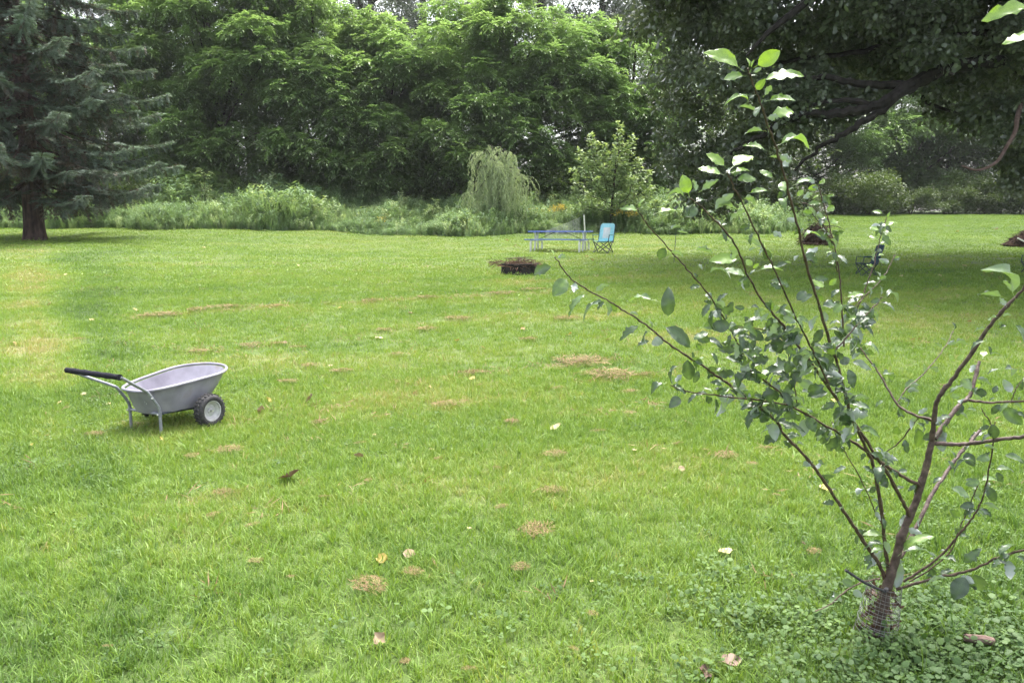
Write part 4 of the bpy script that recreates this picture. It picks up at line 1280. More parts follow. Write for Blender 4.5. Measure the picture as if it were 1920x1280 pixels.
def camp_chair(loc, rz, label, fabric, panel=None, group=None, size=1.0):
    e = empty('camp_chair', loc, rz, label, 'chair', group)
    hw = .27
    mk = lambda name, pts, r=.015: (lambda mb: (mb.tube(pts, r, 7), mb.build(name, M['dark_metal'], e)))(MB())
    # x is the way the sitter faces
    for s in (1, -1):
        mk('leg', [(.27, hw * s, 0), (-.22, hw * s, .42)])
        mk('leg', [(-.24, hw * s, 0), (.25, hw * s, .40)])
        mk('arm_post', [(.25, hw * s, .38), (.22, hw * s * 1.08, .60)])
        mk('back_post', [(-.22, hw * s, .36), (-.40, hw * s, .98)])
        mb = MB(); mb.box((-.04, hw * 1.08 * s, .61), (.52, .06, .022)); mb.build('armrest', fabric if fabric is not M['chair_fabric'] else M['bench_green'], e, False)
    mk('front_brace', [(.27, -hw, .01), (.25, hw, .40)]); mk('front_brace', [(.27, hw, .01), (.25, -hw, .40)])
    mk('rear_brace', [(-.24, -hw, .01), (-.22, hw, .42)]); mk('rear_brace', [(-.24, hw, .01), (-.22, -hw, .42)])
    def cloth(name, corners, sag, mat, par, th=.012, nu=8, nv=8, rnd=0.0):
        a, b_, c_, d_ = [np.array(q, float) for q in corners]
        nrm = unit(np.cross(b_ - a, d_ - a))
        vs, fs = [], []
        for side in (0, 1):
            for i in range(nu + 1):
                for j in range(nv + 1):
                    u, v = i / nu, j / nv
                    uu = .5 + (u - .5) * (1 - rnd * max(0, (v - .8) / .2) ** 2)
                    p = a * (1 - uu) * (1 - v) + b_ * uu * (1 - v) + c_ * uu * v + d_ * (1 - uu) * v
                    vs.append(p - nrm * (sag * math.sin(math.pi * u) * (.4 + .6 * math.sin(math.pi * v)) + th * side))
        n_ = (nu + 1) * (nv + 1)
        for i in range(nu):
            for j in range(nv):
                q = (i * (nv + 1) + j, (i + 1) * (nv + 1) + j, (i + 1) * (nv + 1) + j + 1, i * (nv + 1) + j + 1)
                fs.append(q); fs.append(tuple(k + n_ for k in q[::-1]))
        ed = [i * (nv + 1) for i in range(nu + 1)] + [nu * (nv + 1) + j for j in range(1, nv + 1)] + [i * (nv + 1) + nv for i in range(nu - 1, -1, -1)] + [j for j in range(nv - 1, 0, -1)]
        for k in range(len(ed)):
            p, q = ed[k], ed[(k + 1) % len(ed)]
            fs.append((q, p, p + n_, q + n_))
        mb = MB(); mb.add(vs, fs); return mb.build(name, mat, par)
    cloth('seat', [(.26, -hw, .42), (.26, hw, .42), (-.24, hw, .40), (-.24, -hw, .40)], .05, fabric, e)
    bk = cloth('backrest', [(-.21, -hw, .38), (-.21, hw, .38), (-.41, hw, 1.0), (-.41, -hw, 1.0)], -.03, fabric, e, .02, rnd=.25)
    if panel is not None:
        cloth('printed_panel', [(-.228, -.13, .50), (-.228, .13, .50), (-.345, .13, .86), (-.345, -.13, .86)], -.035, panel, bk, .004)
    e.scale = (size, size, size)
    return e


p = P(1131, 472, 28.6)
camp_chair((p[0], 28.6, float(gz(p[0], 28.6))), math.radians(-118), 'turquoise folding camp chair with a pale printed back panel beside the picnic table', M['chair_fabric'], M['chair_panel'], None, 1.08)
p = G(1624, 517)
camp_chair((p[0], p[1], p[2]), math.radians(178), 'dark navy folding chair seen side-on in the shade behind the apple tree', M['navy_fabric'], None, 'dark folding chairs under the oak', .74)
p = G(1936, 514)
camp_chair((p[0], p[1], p[2]), math.radians(176), 'dark folding chair cut off by the right edge of the lawn view', M['navy_fabric'], None, 'dark folding chairs under the oak', .74)


def sticks(n, rng, spread, h, L, w, lean_out=.6):
    """loose twigs as thin four-cornered slivers, crossed in pairs"""
    a = rng.uniform(0, 6.283, n); r = np.sqrt(rng.uniform(0, 1, n))
    base = np.stack([np.cos(a) * r * spread, np.sin(a) * r * spread, rng.uniform(0, 1, n) * h * (1 - r ** 2 * .8)], 1)
    d = unit(np.stack([np.cos(a) * lean_out + rng.normal(0, .8, n), np.sin(a) * lean_out + rng.normal(0, .8, n), rng.normal(.1, .35, n)], 1))
    t = np.clip(rng.normal(.5, .25, n), 0, 1); ll = L * rng.uniform(.4, 1.3, n)
    p1 = leafquads(base, d, rdir(n, rng), ll, w, t, .3)
    p2 = leafquads(base, d, rdir(n, rng), ll, w, t, .3)
    return join([p1, p2])


def fire_pit():
    rng = np.random.default_rng(41)
    g = G(975, 514)
    e = empty('fire_pit', (g[0], g[1], g[2]), .2, 'black steel fire ring on the lawn in front of the picnic table', 'fire pit')
    mb = MB(); mb.lathe([(.46, -.03), (.465, .0), (.455, .25), (.462, .262), (.45, .268), (.438, .262), (.435, .0), (.43, -.03)], 40, 2, True); mb.build('ring', M['pit_steel'], e)
    mb = MB(); mb.lathe([(.0, .06), (.2, .07), (.435, .03)], 24, 2); mb.build('ash_bed', M['soil'], e)
    for k in range(3):
        a = k * 2.1 + .5
        mb = MB(); mb.box((.463 * math.cos(a), .463 * math.sin(a), .12), (.02, .06, .2), Matrix.Rotation(a, 3, 'Z')); mb.build('joint_plate', M['pit_steel'], e, False)
    V, Qd, T = sticks(520, rng, .42, .15, .30, .014)
    V[:, 2] = V[:, 2] * .8 + .19
    b = np.stack([-.3 - rng.uniform(0, .42, 90), rng.normal(0, .1, 90), .27 + rng.uniform(-.05, .06, 90)], 1)
    p2 = leafquads(b, np.stack([-np.ones(90), rng.normal(0, .4, 90), rng.normal(0, .5, 90)], 1), rdir(90, rng), .16 * rng.uniform(.5, 1.2, 90), .014, np.clip(rng.normal(.4, .2, 90), 0, 1))
    V, Qd, T = join([(V, Qd, T), p2])
    o = obj('dry_brush', mesh_quads('dry_brush', V, Qd, T, M['twig_brown']), None, (g[0], g[1], g[2]))
    tag(o, 'reddish-brown dry brush heaped in the black fire ring', 'brush', None, None)
    h = empty('campfire_brush', (g[0], g[1], g[2]), 0, 'reddish-brown dry brush heaped in the black fire ring', 'brush')
    o.parent = h; o.location = (0, 0, 0)
    del o['category']; del o['label']; tag(o, kind='stuff')
    for k in range(5):
        a = rng.uniform(0, 6.28)
        mb = MB(); mb.tube([(-.38 * math.cos(a), -.38 * math.sin(a), .25 + .03 * k), (.1 * math.cos(a + .3), .1 * math.sin(a + .3), .33 + .02 * k), (.42 * math.cos(a), .42 * math.sin(a), .30 + .03 * k)], [.014, .012, .006], 6)
        mb.build('stick', M['dead_limb'], h)
fire_pit()


def brush_pile(px, py, r, h, label, seed, stick_rows):
    rng = np.random.default_rng(seed)
    g = G(px, py)
    e = empty('brush_pile', (g[0], g[1], g[2]), 0, label, 'brush pile', 'brush piles on the right lawn')
    mb = MB()
    k = 28; vs, fs = [], []
    for i in range(7):
        f = i / 6
        for j in range(k):
            a = 6.283 * j / k
            rr = r * (1 - f ** 1.5) ** .75 * (1 + .2 * math.sin(2 * a + seed) * (1 - f) + .1 * rng.normal()) + .02
            vs.append((rr * math.cos(a) * 1.0, rr * math.sin(a) * .8, -.05 + (h * .92) * f + .03 * rng.normal()))
    for i in range(6):
        for j in range(k):
            j2 = (j + 1) % k
            fs.append((i * k + j, i * k + j2, (i + 1) * k + j2, (i + 1) * k + j))
    fs.append(tuple(6 * k + j for j in range(k)))
    mb.add(vs, fs); mb.build('mound', M['soil'], e, False)
    n = 900
    a = rng.uniform(0, 6.283, n); f = rng.uniform(0, 1, n)
    rr = r * (1 - f ** 1.5) ** .75 * 1.03 * rng.uniform(.9, 1.1, n)
    b = np.stack([rr * np.cos(a), rr * np.sin(a) * .8, h * f], 1)
    d = np.stack([np.cos(a) * .5 + rng.normal(0, .5, n), np.sin(a) * .5 + rng.normal(0, .5, n), -.5 + rng.normal(0, .4, n)], 1)
    V, Qd, T = leafquads(b, d, rdir(n, rng), .3 * rng.uniform(.4, 1.3, n), .022, np.clip(rng.normal(.5, .25, n), 0, 1), .3)
    tag(obj('twigs', mesh_quads('twigs', V, Qd, T, M['twig_dark']), e), kind='stuff')
    for pts, rad, mt in stick_rows:
        mb = MB(); mb.tube(spline(pts, 5), np.linspace(rad, rad * .4, 5 * (len(pts) - 1) + 1), 6); mb.build('stick', M[mt], e)
brush_pile(1530, 459, .68, .95, 'dark brown brush pile on the shaded lawn behind the apple tree', 5,
           [([(.3, 0, .8), (.0, -.2, .95), (-.35, -.2, 1.35)], .035, 'grey_bark'), ([(-.5, -.3, .3), (0, -.45, .65), (.6, -.4, .75)], .02, 'dead_limb'), ([(.2, -.3, .8), (.7, -.3, .78), (1.1, -.2, .62)], .02, 'grey_bark'), ([(-.75, -.45, .08), (0, -.6, .06), (.7, -.5, .1)], .03, 'dead_limb'), ([(-.6, -.2, .6), (-.2, -.35, .75), (.2, -.3, .95)], .018, 'grey_bark')])
brush_pile(1931, 462, .85, .75, 'brown brush pile cut off at the right edge beneath the oak', 8,
           [([(-.75, -.3, .35), (-.4, -.6, .12), (.1, -.62, .2), (.5, -.5, .5)], .03, 'white_pipe'), ([(-.4, -.3, .4), (0, -.5, .8), (.3, -.4, 1.1)], .025, 'dead_limb')])

# thin stakes and the garden net
def stake(name, pts, r, mat, label, cat):
    base = np.array(pts[0], float)
    e = empty(name, base, 0, label, cat)
    q = np.array(pts, float) - base
    mb = MB(); mb.tube(spline(q, 6) if len(q) > 2 else q, r, 7); mb.build('shaft', M[mat], e)
    return e
g = G(1263, 494)
t = P(1268, 432, g[1])
e = stake('garden_stake', [g - np.array([0, 0, .1]), t], .010, 'dark_metal', 'thin dark metal garden stake standing in the lawn left of the apple tree', 'stake')
mb = MB(); tt = t - g + np.array([0, 0, .1]); mb.tube([tt, tt + np.array([.03, 0, .05]), tt + np.array([.10, 0, .055]), tt + np.array([.13, 0, 0])], .008, 6); mb.build('hook', M['dark_metal'], e)
x0 = P(1098, 432, 35.5); x1 = P(1095, 404, 35.5)
gb = np.array([x0[0], 35.5, float(gz(x0[0], 35.5)) - .1])
e = stake('white_post', [gb, x1], .03, 'white_pipe', 'slim white post rising behind the right end of the picnic table', 'post')
mb = MB(); mb.tube([x1 - gb, x1 - gb + np.array([0, 0, .04])], [.034, .03], 8); mb.build('cap', M['rim_paint'], e)
def net():
    d = 36.5
    a = P(1022, 430, d); b_ = P(1088, 408, d)
    base = np.array([a[0], d, float(gz(a[0], d))])
    e = empty('garden_net', base, 0, 'grey garden netting propped behind the picnic table', 'net')
    wd_ = b_[0] - a[0]; ht = float(b_[2] - base[2])
    mb = MB()
    for i in range(22):
        f = i / 21; top = ht * (.35 + .65 * f)
        mb.tube([(wd_ * f, 0, 0), (wd_ * f, .02 * math.sin(i), top * .5), (wd_ * f, 0, top)], .004, 4, False)
    for j in range(16):
        f = j / 15
        mb.tube([(0, 0, ht * .35 * f), (wd_ * .5, -.03, ht * .675 * f - .02), (wd_, 0, ht * f)], .004, 4, False)
    mb.build('mesh', M['net'], e, False)
    for f in (0.0, 1.0):
        mb = MB(); mb.tube([(wd_ * f, 0, -.1), (wd_ * f, 0, ht * (.35 + .65 * f) + .03)], .012, 6); mb.build('prop', M['dark_metal'], e)
net()

# ------------------------------------------------------------------ fallen leaves and dry grass clumps on the lawn
def dead_leaf_mesh(name, seed, curl, ragged):
    rng = np.random.default_rng(seed)
    n = 7
    vs, fs = [], []
    for i in range(n + 1):
        t = i / n
        w = .5 * math.sin(math.pi * min(1, t * .93 + .05)) ** .8 * (1 + ragged * rng.normal())
        z = curl * (.25 * (t - .5) ** 2 * 2 + .05 * rng.normal())
        for s in (-1, 0, 1):
            vs.append((t - .5, s * w * .8, z + curl * abs(s) * (.25 + .1 * rng.normal())))
    for i in range(n):
        for k in range(2):
            fs.append((i * 3 + k, (i + 1) * 3 + k, (i + 1) * 3 + k + 1, i * 3 + k + 1))
    V = np.array(vs); 
    return V, np.array(fs)


def stem_quad(V, Q):
    b = len(V)
    V2 = np.array([(-.49, -.012, .02), (-.49, .012, .02), (-.85, .02, .06), (-.85, 0, .06)])
    return np.concatenate([V, V2]), np.concatenate([Q, [[b, b + 1, b + 2, b + 3]]])


LEAFV = []
for k in range(5):
    V, Qd = dead_leaf_mesh('fallen_leaf', 60 + k, [.25, .55, .8, .4, .15][k], [.05, .15, .2, .1, .05][k])
    LEAFV.append(stem_quad(V, Qd))
_leaf_cache = {}


ORD = ['first', 'second', 'third', 'fourth', 'fifth', 'sixth', 'seventh', 'eighth', 'ninth', 'tenth', 'eleventh', 'twelfth', 'thirteenth', 'fourteenth', 'fifteenth', 'sixteenth', 'seventeenth', 'eighteenth', 'nineteenth', 'twentieth', 'twenty-first', 'twenty-second', 'twenty-third', 'twenty-fourth']
ROWS = [(0, 540, 'on the far lawn'), (540, 610, 'near the straw rut'), (610, 690, 'just beyond the wheelbarrow'), (690, 790, 'level with the wheelbarrow tray'), (790, 900, 'level with the wheelbarrow feet'), (900, 1040, 'level with the big brown leaf'), (1040, 2000, 'in the nearest grass')]


def place_names(pts, what):
    out = {}
    for lo_, hi_, ph in ROWS:
        row = sorted([p for p in pts if lo_ <= p[1] < hi_])
        for i, p in enumerate(row):
            out[p] = what + (', the only one ' if len(row) == 1 else ', %s from the left of those ' % ORD[i]) + ph
    return out


def fallen_leaf(px, py, size_px, tint, label, shape=None, grp='fallen leaves on the lawn', cat='leaf', stand=0.0):
    g = G(px, py)
    k = shape if shape is not None else random.randrange(5)
    key = (k, round(tint, 1))
    if key not in _leaf_cache:
        V, Qd = LEAFV[k]
        _leaf_cache[key] = mesh_quads('fallen_leaf', V, Qd, np.full(len(V), tint) + RNG.normal(0, .04, len(V)), M['dead_leaf'], True)
    depth = g[1] * math.cos(PITCH) + 1.2 * math.sin(PITCH)
    s = .85 * size_px * depth / FPX
    o = obj('fallen_leaf', _leaf_cache[key], None, (g[0], g[1], g[2] + .024 + .3 * s * stand), (random.gauss(.25, .25) + stand, random.gauss(0, .25), random.uniform(0, 6.28)))
    o.scale = (s, s, s)
    tag(o, label, cat, grp)


FL = [(545, 905, 40, .22, 'largest purplish-brown dead leaf, curled with a stem, in the near left lawn', 2), (718, 1058, 30, .85, 'bright yellow fallen leaf next to a tan one in the near lawn', 1), (768, 1046, 30, .58, 'tan oval fallen leaf beside the bright yellow one', 0),
      (712, 1216, 32, .5, 'curled tan leaf lowest in the near lawn', 2), (1360, 1042, 34, .97, 'cream fallen leaf in the grass left of the apple trunk', 0), (1548, 922, 38, .93, 'large pale yellow leaf behind the leftmost apple stem', 4),
      (1278, 886, 18, .6, 'small pinkish leaf on the lawn below the left apple branches', 0), (1505, 1028, 14, .3, 'small reddish leaf near the apple trunk', 1), (1372, 1253, 46, .35, 'flat brown leaf in the creeping weeds at the bottom edge', 3), (1322, 1274, 40, .15, 'dark red-brown leaf at the very bottom edge', 1),
      (504, 756, 22, .88, 'yellowish leaf just right of the wheelbarrow wheel', 1), (491, 776, 20, .45, 'tan curled leaf on the ground right of the wheelbarrow wheel', 2), (582, 755, 24, .42, 'pinkish-tan standing leaf farther right of the wheelbarrow', 2), (302, 829, 14, .8, 'small pale leaf in front of the wheelbarrow leg', 1),
      (711, 637, 20, .98, 'cream leaf in the middle lawn', 0), (857, 642, 12, .86, 'small yellow leaf in the middle lawn', 1), (905, 655, 14, .96, 'small cream leaf right of the yellow one in the middle lawn', 0), (1067, 630, 14, .86, 'small yellow leaf below the leftmost apple twig', 1), (886, 714, 16, .86, 'yellow leaf beside a straw streak', 1),
      (779, 744, 13, .7, 'small pinkish pale leaf in the centre of the lawn', 2), (1042, 806, 26, .99, 'broad cream leaf in the lawn left of the apple branches', 0), (673, 865, 20, .42, 'brown curled leaf left of the lawn centre', 2), (1565, 757, 24, .9, 'pale yellow leaf seen between the apple stems', 0), (1510, 686, 14, .88, 'small yellow leaf seen through the dense apple leaves', 1),
      (29, 648, 16, .72, 'pale pink leaf at the left edge of the lawn', 0), (157, 744, 14, .96, 'white leaf left of the wheelbarrow handle foot', 0), (112, 760, 14, .9, 'pale leaf at the dark clover band', 0), (203, 762, 15, .97, 'whitish leaf close to the wheelbarrow leg', 0)]
for a in FL: fallen_leaf(*a[:5], shape=a[5], stand=.5 if a[5] == 2 else 0)
FLECK = [(535, 646), (254, 584), (172, 603), (383, 466), (123, 517), (93, 573), (89, 822), (807, 730), (704, 779), (702, 820), (809, 849), (845, 562), (637, 580), (1795, 435), (1868, 431), (1762, 519), (1847, 513), (1858, 516), (1808, 500), (1690, 520), (1100, 483), (1110, 489), (966, 462), (950, 452), (1216, 478), (1710, 640), (1817, 606), (1310, 520), (420, 545), (560, 500), (680, 520), (770, 590), (60, 840), (240, 700), (130, 880), (1140, 640), (980, 620), (620, 690), (1190, 850), (880, 1000), (1110, 1100)]
NM = place_names(FLECK, 'pale leaf fleck')
for px, py in FLECK:
    fallen_leaf(px, py, 9 if py < 560 else 11, random.choice([.55, .7, .95, .98]), NM[(px, py)], grp='small pale leaf flecks on the lawn')


def straw_mesh(seed):
    rng = np.random.default_rng(seed)
    n = 260
    a = rng.uniform(0, 6.28, n); r = np.sqrt(rng.uniform(0, 1, n))
    b = np.stack([r * np.cos(a) * .5, r * np.sin(a) * .28, .02 + (1 - r) * .12 * rng.uniform(0, 1, n)], 1)
    d = np.stack([rng.normal(0, 1, n), rng.normal(0, .8, n), rng.normal(.05, .3, n)], 1)
    return mesh_quads('dry_grass_clump', *leafquads(b, d, rdir(n, rng) * .5 + np.array([0, 0, 1.0]), .19 * rng.uniform(.5, 1.2, n), .014, np.clip(rng.normal(.5, .25, n), 0, 1), .15), M['straw'])


STRAW = [straw_mesh(500 + k) for k in range(9)]


def clump(px, py, wpx, label, grp):
    g = G(px, py)
    depth = g[1] * math.cos(PITCH) + 1.2 * math.sin(PITCH)
    s = wpx * depth / FPX
    o = obj('dry_grass_clump', random.choice(STRAW), None, (g[0], g[1], g[2] + .036), (0, 0, .34 + random.gauss(0, .5)))
    o.scale = (s * random.uniform(.8, 1.25), s * random.uniform(.6, 2.2), min(s, .35) * .75)
    tag(o, label, 'straw', grp)


BIG = [(300, 593, 85, 'long streak of brown cut grass in the wheel rut behind the wheelbarrow'), (420, 578, 65, 'dark brown cut grass streak right of the longest rut streak'), (515, 577, 42, 'short brown cut grass patch at the right of the rut'), (1090, 680, 110, 'widest straw patch under the left apple branch tips'), (1140, 706, 80, 'straw patch just nearer than the widest one'), (835, 763, 46, 'orange-brown straw heap in the middle of the lawn'), (890, 704, 62, 'straw streak beside the yellow leaf'),
       (1005, 1003, 64, 'reddish straw streak in the near centre lawn'), (690, 1108, 62, 'ragged straw patch near the yellow and tan leaves'), (420, 932, 46, 'straw patch left of the largest dead leaf'), (1040, 927, 40, 'brown straw clump above the near centre streak'), (1360, 861, 44, 'brown straw clump below the densest apple leaves')]
for px, py, w_, lb in BIG:
    clump(px, py, w_, lb, 'straw patches on the lawn')
CL = [(470, 650, 38), (375, 663, 34), (525, 648, 36), (745, 668, 22), (1210, 707, 40), (1045, 733, 30), (960, 797, 26), (1120, 815, 28), (1040, 858, 38), (975, 1075, 32), (940, 960, 32), (820, 868, 24), (675, 838, 22), (610, 940, 22), (400, 975, 28), (475, 995, 26), (775, 1085, 32), (600, 798, 42), (180, 820, 34), (360, 862, 24), (430, 850, 44), (1435, 848, 30), (1410, 878, 24), (1225, 765, 26), (370, 583, 40), (560, 655, 30), (1180, 780, 24), (720, 622, 30), (640, 700, 40), (540, 720, 36), (580, 690, 30), (1000, 545, 60), (940, 552, 50), (800, 560, 50), (700, 566, 40), (1525, 1046, 34), (1180, 740, 40), (1270, 840, 26), (150, 640, 26), (690, 910, 18), (1110, 1165, 22), (930, 885, 18), (480, 1065, 22), (545, 1095, 18), (990, 640, 40), (860, 600, 40), (1060, 600, 50), (880, 1272, 34), (1075, 1232, 20), (760, 1255, 26), (205, 1230, 20), (355, 700, 30), (800, 620, 36)]
NM = place_names([c_[:2] for c_ in CL], 'small straw clump')
for px, py, w_ in CL:
    clump(px, py, w_, NM[(px, py)], 'small dry grass clumps on the lawn')

# weathered piece of branch in the weeds by the apple tree
def bark_piece():
    g = G(1833, 1228)
    e = empty('branch_piece', (g[0], g[1], g[2] + .06), -.12, 'short weathered piece of branch lying in the weeds at lower right', 'branch')
    mb = MB(); mb.tube([(-.052, 0, .006), (-.02, .004, 0), (.02, -.004, .004), (.052, 0, -.004)], [.015, .018, .0175, .016], 10); mb.build('bark', M['log_bark'], e)
    for s, x_ in ((1, .0525), (-1, -.0525)):
        mb = MB(); mb.tube([(x_, 0, -.004 if s > 0 else .006), (x_ + .002 * s, 0, -.004 if s > 0 else .006)], .0135, 10); mb.build('end_grain', M['dead_limb'], e)
bark_piece()

# ------------------------------------------------------------------ the young apple tree in front
def apple():
    rng = np.random.default_rng(7)
    g = G(1634, 1196)
    D0 = float(g[1])
    root = g.copy(); root[2] -= .02
    e = empty('apple_tree', root, 0, 'young multi-stemmed apple tree with ragged leaves in the right foreground', 'tree')

    def px_r(rpx, d): return rpx * (d * math.cos(PITCH) + .3) / FPX * .54
    SEG = []      # all branch points with their pixel place, for leaf attachment

    def branch(name, rows, d0, d1, r0, r1, mat='apple_twig', n=7):
        rows = np.array(rows, float)
        k = len(rows)
        s = np.concatenate([[0], np.cumsum(np.linalg.norm(np.diff(rows, axis=0), axis=1))]); s /= s[-1]
        dd = d0 + (d1 - d0) * s ** 1.15
        pts = np.array([P(rows[i, 0], rows[i, 1], dd[i]) - root for i in range(k)])
        p = spline(pts, 6)
        f = np.linspace(0, 1, len(p))
        rr = np.array([px_r(r0 + (r1 - r0) * q ** .8, d0 + (d1 - d0) * q) for q in f])
        rr = rr * (1 + .07 * rng.normal(size=len(p)))
        kn = rng.uniform(size=len(p)) < .12
        rr[kn] *= 1.22
        p[1:-1] += rng.normal(0, .0012, (len(p) - 2, 3))
        mb = MB(); mb.tube(p, rr, n)
        o = mb.build(name, M[mat], e)
        for i in range(len(p)):
            q = np.interp(f[i] * (k - 1), np.arange(k), np.arange(k))
            SEG.append((np.interp(q, np.arange(k), rows[:, 0]), np.interp(q, np.arange(k), rows[:, 1]), dd[0] + (dd[-1] - dd[0]) * f[i] ** 1.15, o, p[i]))
        return o

    trunk = branch('trunk', [(1640, 1205), (1652, 1150), (1665, 1092), (1680, 1045), (1692, 1000), (1715, 945), (1735, 880), (1748, 825)], D0, D0 - .06, 21, 9.5, 'apple_bark', 12)
    b1 = branch('branch', [(1748, 828), (1752, 780), (1758, 748), (1785, 713), (1820, 664), (1858, 608), (1888, 573), (1922, 536), (1962, 470), (1992, 380), (2005, 260), (2000, 140), (1975, 40), (1950, 12)], D0 - .06, 2.15, 9, 3, 'apple_bark', 10)
    b2 = branch('branch', [(1752, 822), (1775, 790), (1800, 757), (1818, 742), (1830, 700), (1836, 678)], D0 - .06, D0 + .1, 8.5, 5, 'apple_bark', 10)
    b2b = branch('branch', [(1816, 750), (1860, 754), (1920, 751), (1990, 742)], D0, D0 - .2, 4.5, 3)
    b3 = branch('branch', [(1750, 830), (1790, 833), (1820, 831), (1870, 824), (1920, 818), (2000, 800)], D0 - .06, D0 - .35, 7, 6, 'apple_bark', 9)
    b4 = branch('branch', [(1748, 788), (1712, 776), (1690, 765), (1672, 742), (1650, 702), (1626, 670), (1608, 645), (1590, 628)], D0 - .06, D0 + .25, 5.2, 1.8)
    b4b = branch('twig', [(1722, 782), (1690, 825), (1655, 852)], D0, D0 + .1, 2.6, 1.6)
    b4c = branch('twig', [(1684, 752), (1700, 728), (1732, 700), (1765, 660), (1788, 620)], D0 + .08, D0 + .3, 2.4, 1.3)
    b5 = branch('branch', [(1727, 912), (1680, 885), (1640, 857), (1590, 822), (1541, 793), (1500, 770), (1471, 757), (1404, 748), (1340, 740), (1286, 733), (1258, 722)], D0 - .05, 2.55, 6.2, 1.6)
    sa = branch('branch', [(1668, 1080), (1660, 1030), (1654, 967), (1639, 880), (1620, 830), (1597, 783), (1588, 750), (1570, 682), (1554, 636), (1532, 561), (1510, 485), (1490, 402), (1471, 332), (1456, 280), (1440, 238), (1424, 188), (1409, 150), (1402, 128)], D0, 2.05, 7, 2.4)
    sb = branch('branch', [(1707, 968), (1690, 935), (1660, 880), (1638, 848), (1602, 792), (1582, 768), (1560, 735), (1535, 700), (1500, 652), (1470, 612), (1446, 585), (1422, 552), (1400, 512), (1380, 462), (1351, 424), (1321, 394), (1293, 372)], D0 - .04, 2.15, 6.8, 2.2)
    sc = branch('branch', [(1560, 735), (1540, 690), (1515, 640), (1490, 590), (1460, 522), (1430, 460), (1402, 402), (1377, 352), (1363, 322)], D0 - .4, 2.1, 3.6, 2.2)
    se = branch('branch', [(1480, 757), (1460, 734), (1429, 709), (1404, 689), (1392, 661), (1376, 630), (1345, 576), (1319, 540), (1300, 518), (1275, 490), (1250, 462), (1215, 422), (1195, 392)], 2.72, 2.3, 3.8, 1.8)
    sf = branch('branch', [(1662, 1092), (1650, 1060), (1630, 1030), (1610, 1000), (1590, 970), (1560, 925), (1530, 880), (1500, 845), (1470, 815), (1455, 790), (1425, 764), (1380, 730), (1345, 706), (1320, 687), (1290, 668), (1255, 645), (1225, 620), (1195, 598), (1160, 576), (1130, 558), (1080, 530), (1060, 510), (1040, 482)], D0, 2.3, 7.2, 1.8)
    sg = branch('twig', [(1655, 985), (1640, 955), (1612, 894), (1570, 822), (1560, 790)], D0 - .02, D0 - .1, 2.2, 1.4)
    b7 = branch('branch', [(1688, 1045), (1720, 985), (1745, 930), (1775, 885), (1800, 850), (1838, 806)], D0 + .02, D0 + .35, 7, 5.5, 'apple_bark', 9)
    b8 = branch('branch', [(1694, 1090), (1740, 1060), (1775, 1030), (1795, 1005), (1820, 975), (1840, 940), (1850, 900), (1860, 845), (1866, 790)], D0, D0 - .2, 4.6, 2)
    b8b = branch('twig', [(1705, 1090), (1745, 1065), (1782, 1032), (1800, 990), (1825, 930), (1836, 905)], D0, D0 - .05, 2.6, 1.8)
    b9 = branch('branch', [(1680, 1104), (1720, 1092), (1780, 1078), (1830, 1065), (1870, 1045), (1922, 1030), (1990, 1012)], D0 - .02, D0 - .35, 5, 3.4)
    b10 = branch('twig', [(1650, 1085), (1620, 1090), (1585, 1108), (1560, 1130), (1528, 1146)], D0, D0 - .12, 3.2, 1.8)
    b11 = branch('twig', [(1567, 655), (1587, 632), (1612, 604), (1640, 573), (1655, 557)], D0 - .45, D0 - .4, 3, 1.8)
    b13 = branch('twig', [(1582, 650), (1578, 560), (1572, 500), (1560, 440), (1550, 405), (1540, 368), (1533, 346)], D0 - .3, D0 - .35, 2.6, 1.6)
    b14 = branch('twig', [(1598, 600), (1620, 548), (1637, 500), (1650, 450), (1662, 408)], D0 - .1, D0, 2.2, 1.3)
    b15 = branch('twig', [(1603, 575), (1640, 537), (1662, 510), (1678, 478)], D0 - .1, D0, 2, 1.2)
    b16 = branch('twig', [(1570, 510), (1560, 460), (1548, 430), (1528, 392), (1500, 378)], D0 - .35, D0 - .5, 1.8, 1.2)
    b17 = branch('twig', [(1425, 764), (1438, 740), (1445, 720)], 2.7, 2.7, 2, 1.2)
    b18 = branch('twig', [(1486, 640), (1430, 617), (1384, 614)], 2.62, 2.5, 2.2, 1.4)
    b19 = branch('twig', [(1494, 760), (1490, 720), (1482, 690), (1478, 660)], 2.75, 2.7, 2.2, 1.6)
    b20 = branch('twig', [(1895, 752), (1908, 725), (1922, 705)], D0 - .1, D0 - .1, 2, 1.2)
    b21 = branch('twig', [(1862, 800), (1848, 780), (1840, 765)], D0 - .18, D0 - .2, 2.2, 1.4)

    seg_px = np.array([(s_[0], s_[1]) for s_ in SEG])

    # leaf blades: grids of 3 x 8 points, folded at the midrib, arched, some eaten away at the edge
    def blade(seed, wr, arch, fold, ragged, twist=0.0):
        r2 = np.random.default_rng(seed)
        n_ = 9
        vs = []
        for i in range(n_ + 1):
            t = i / n_
            w = wr * .5 * (math.sin(math.pi * t ** .9) ** .72 if 0 < t < 1 else 0)
            z = -arch * (t - .35) ** 2 + arch * .1225
            for s in (-1, -.55, 0, .55, 1):
                ww = w
                if ragged and abs(s) == 1 and 0 < i < n_:
                    ww = w * (1 - min(.85, abs(r2.normal(0, ragged)) * (1.6 if r2.uniform() < .35 else .5)))
                a = twist * (t - .3)
                xx = s * ww; zz = z + abs(s) * ww * fold + .028 * r2.normal() * (0 < i < n_) * (abs(s) > 0)
                vs.append((xx * math.cos(a), t * .82 + .18, zz + xx * math.sin(a)))
        fs = []
        for i in range(n_):
            for k_ in range(4):
                fs.append((i * 5 + k_, i * 5 + k_ + 1, (i + 1) * 5 + k_ + 1, (i + 1) * 5 + k_))
        V_ = np.array(vs); Q_ = np.array(fs)
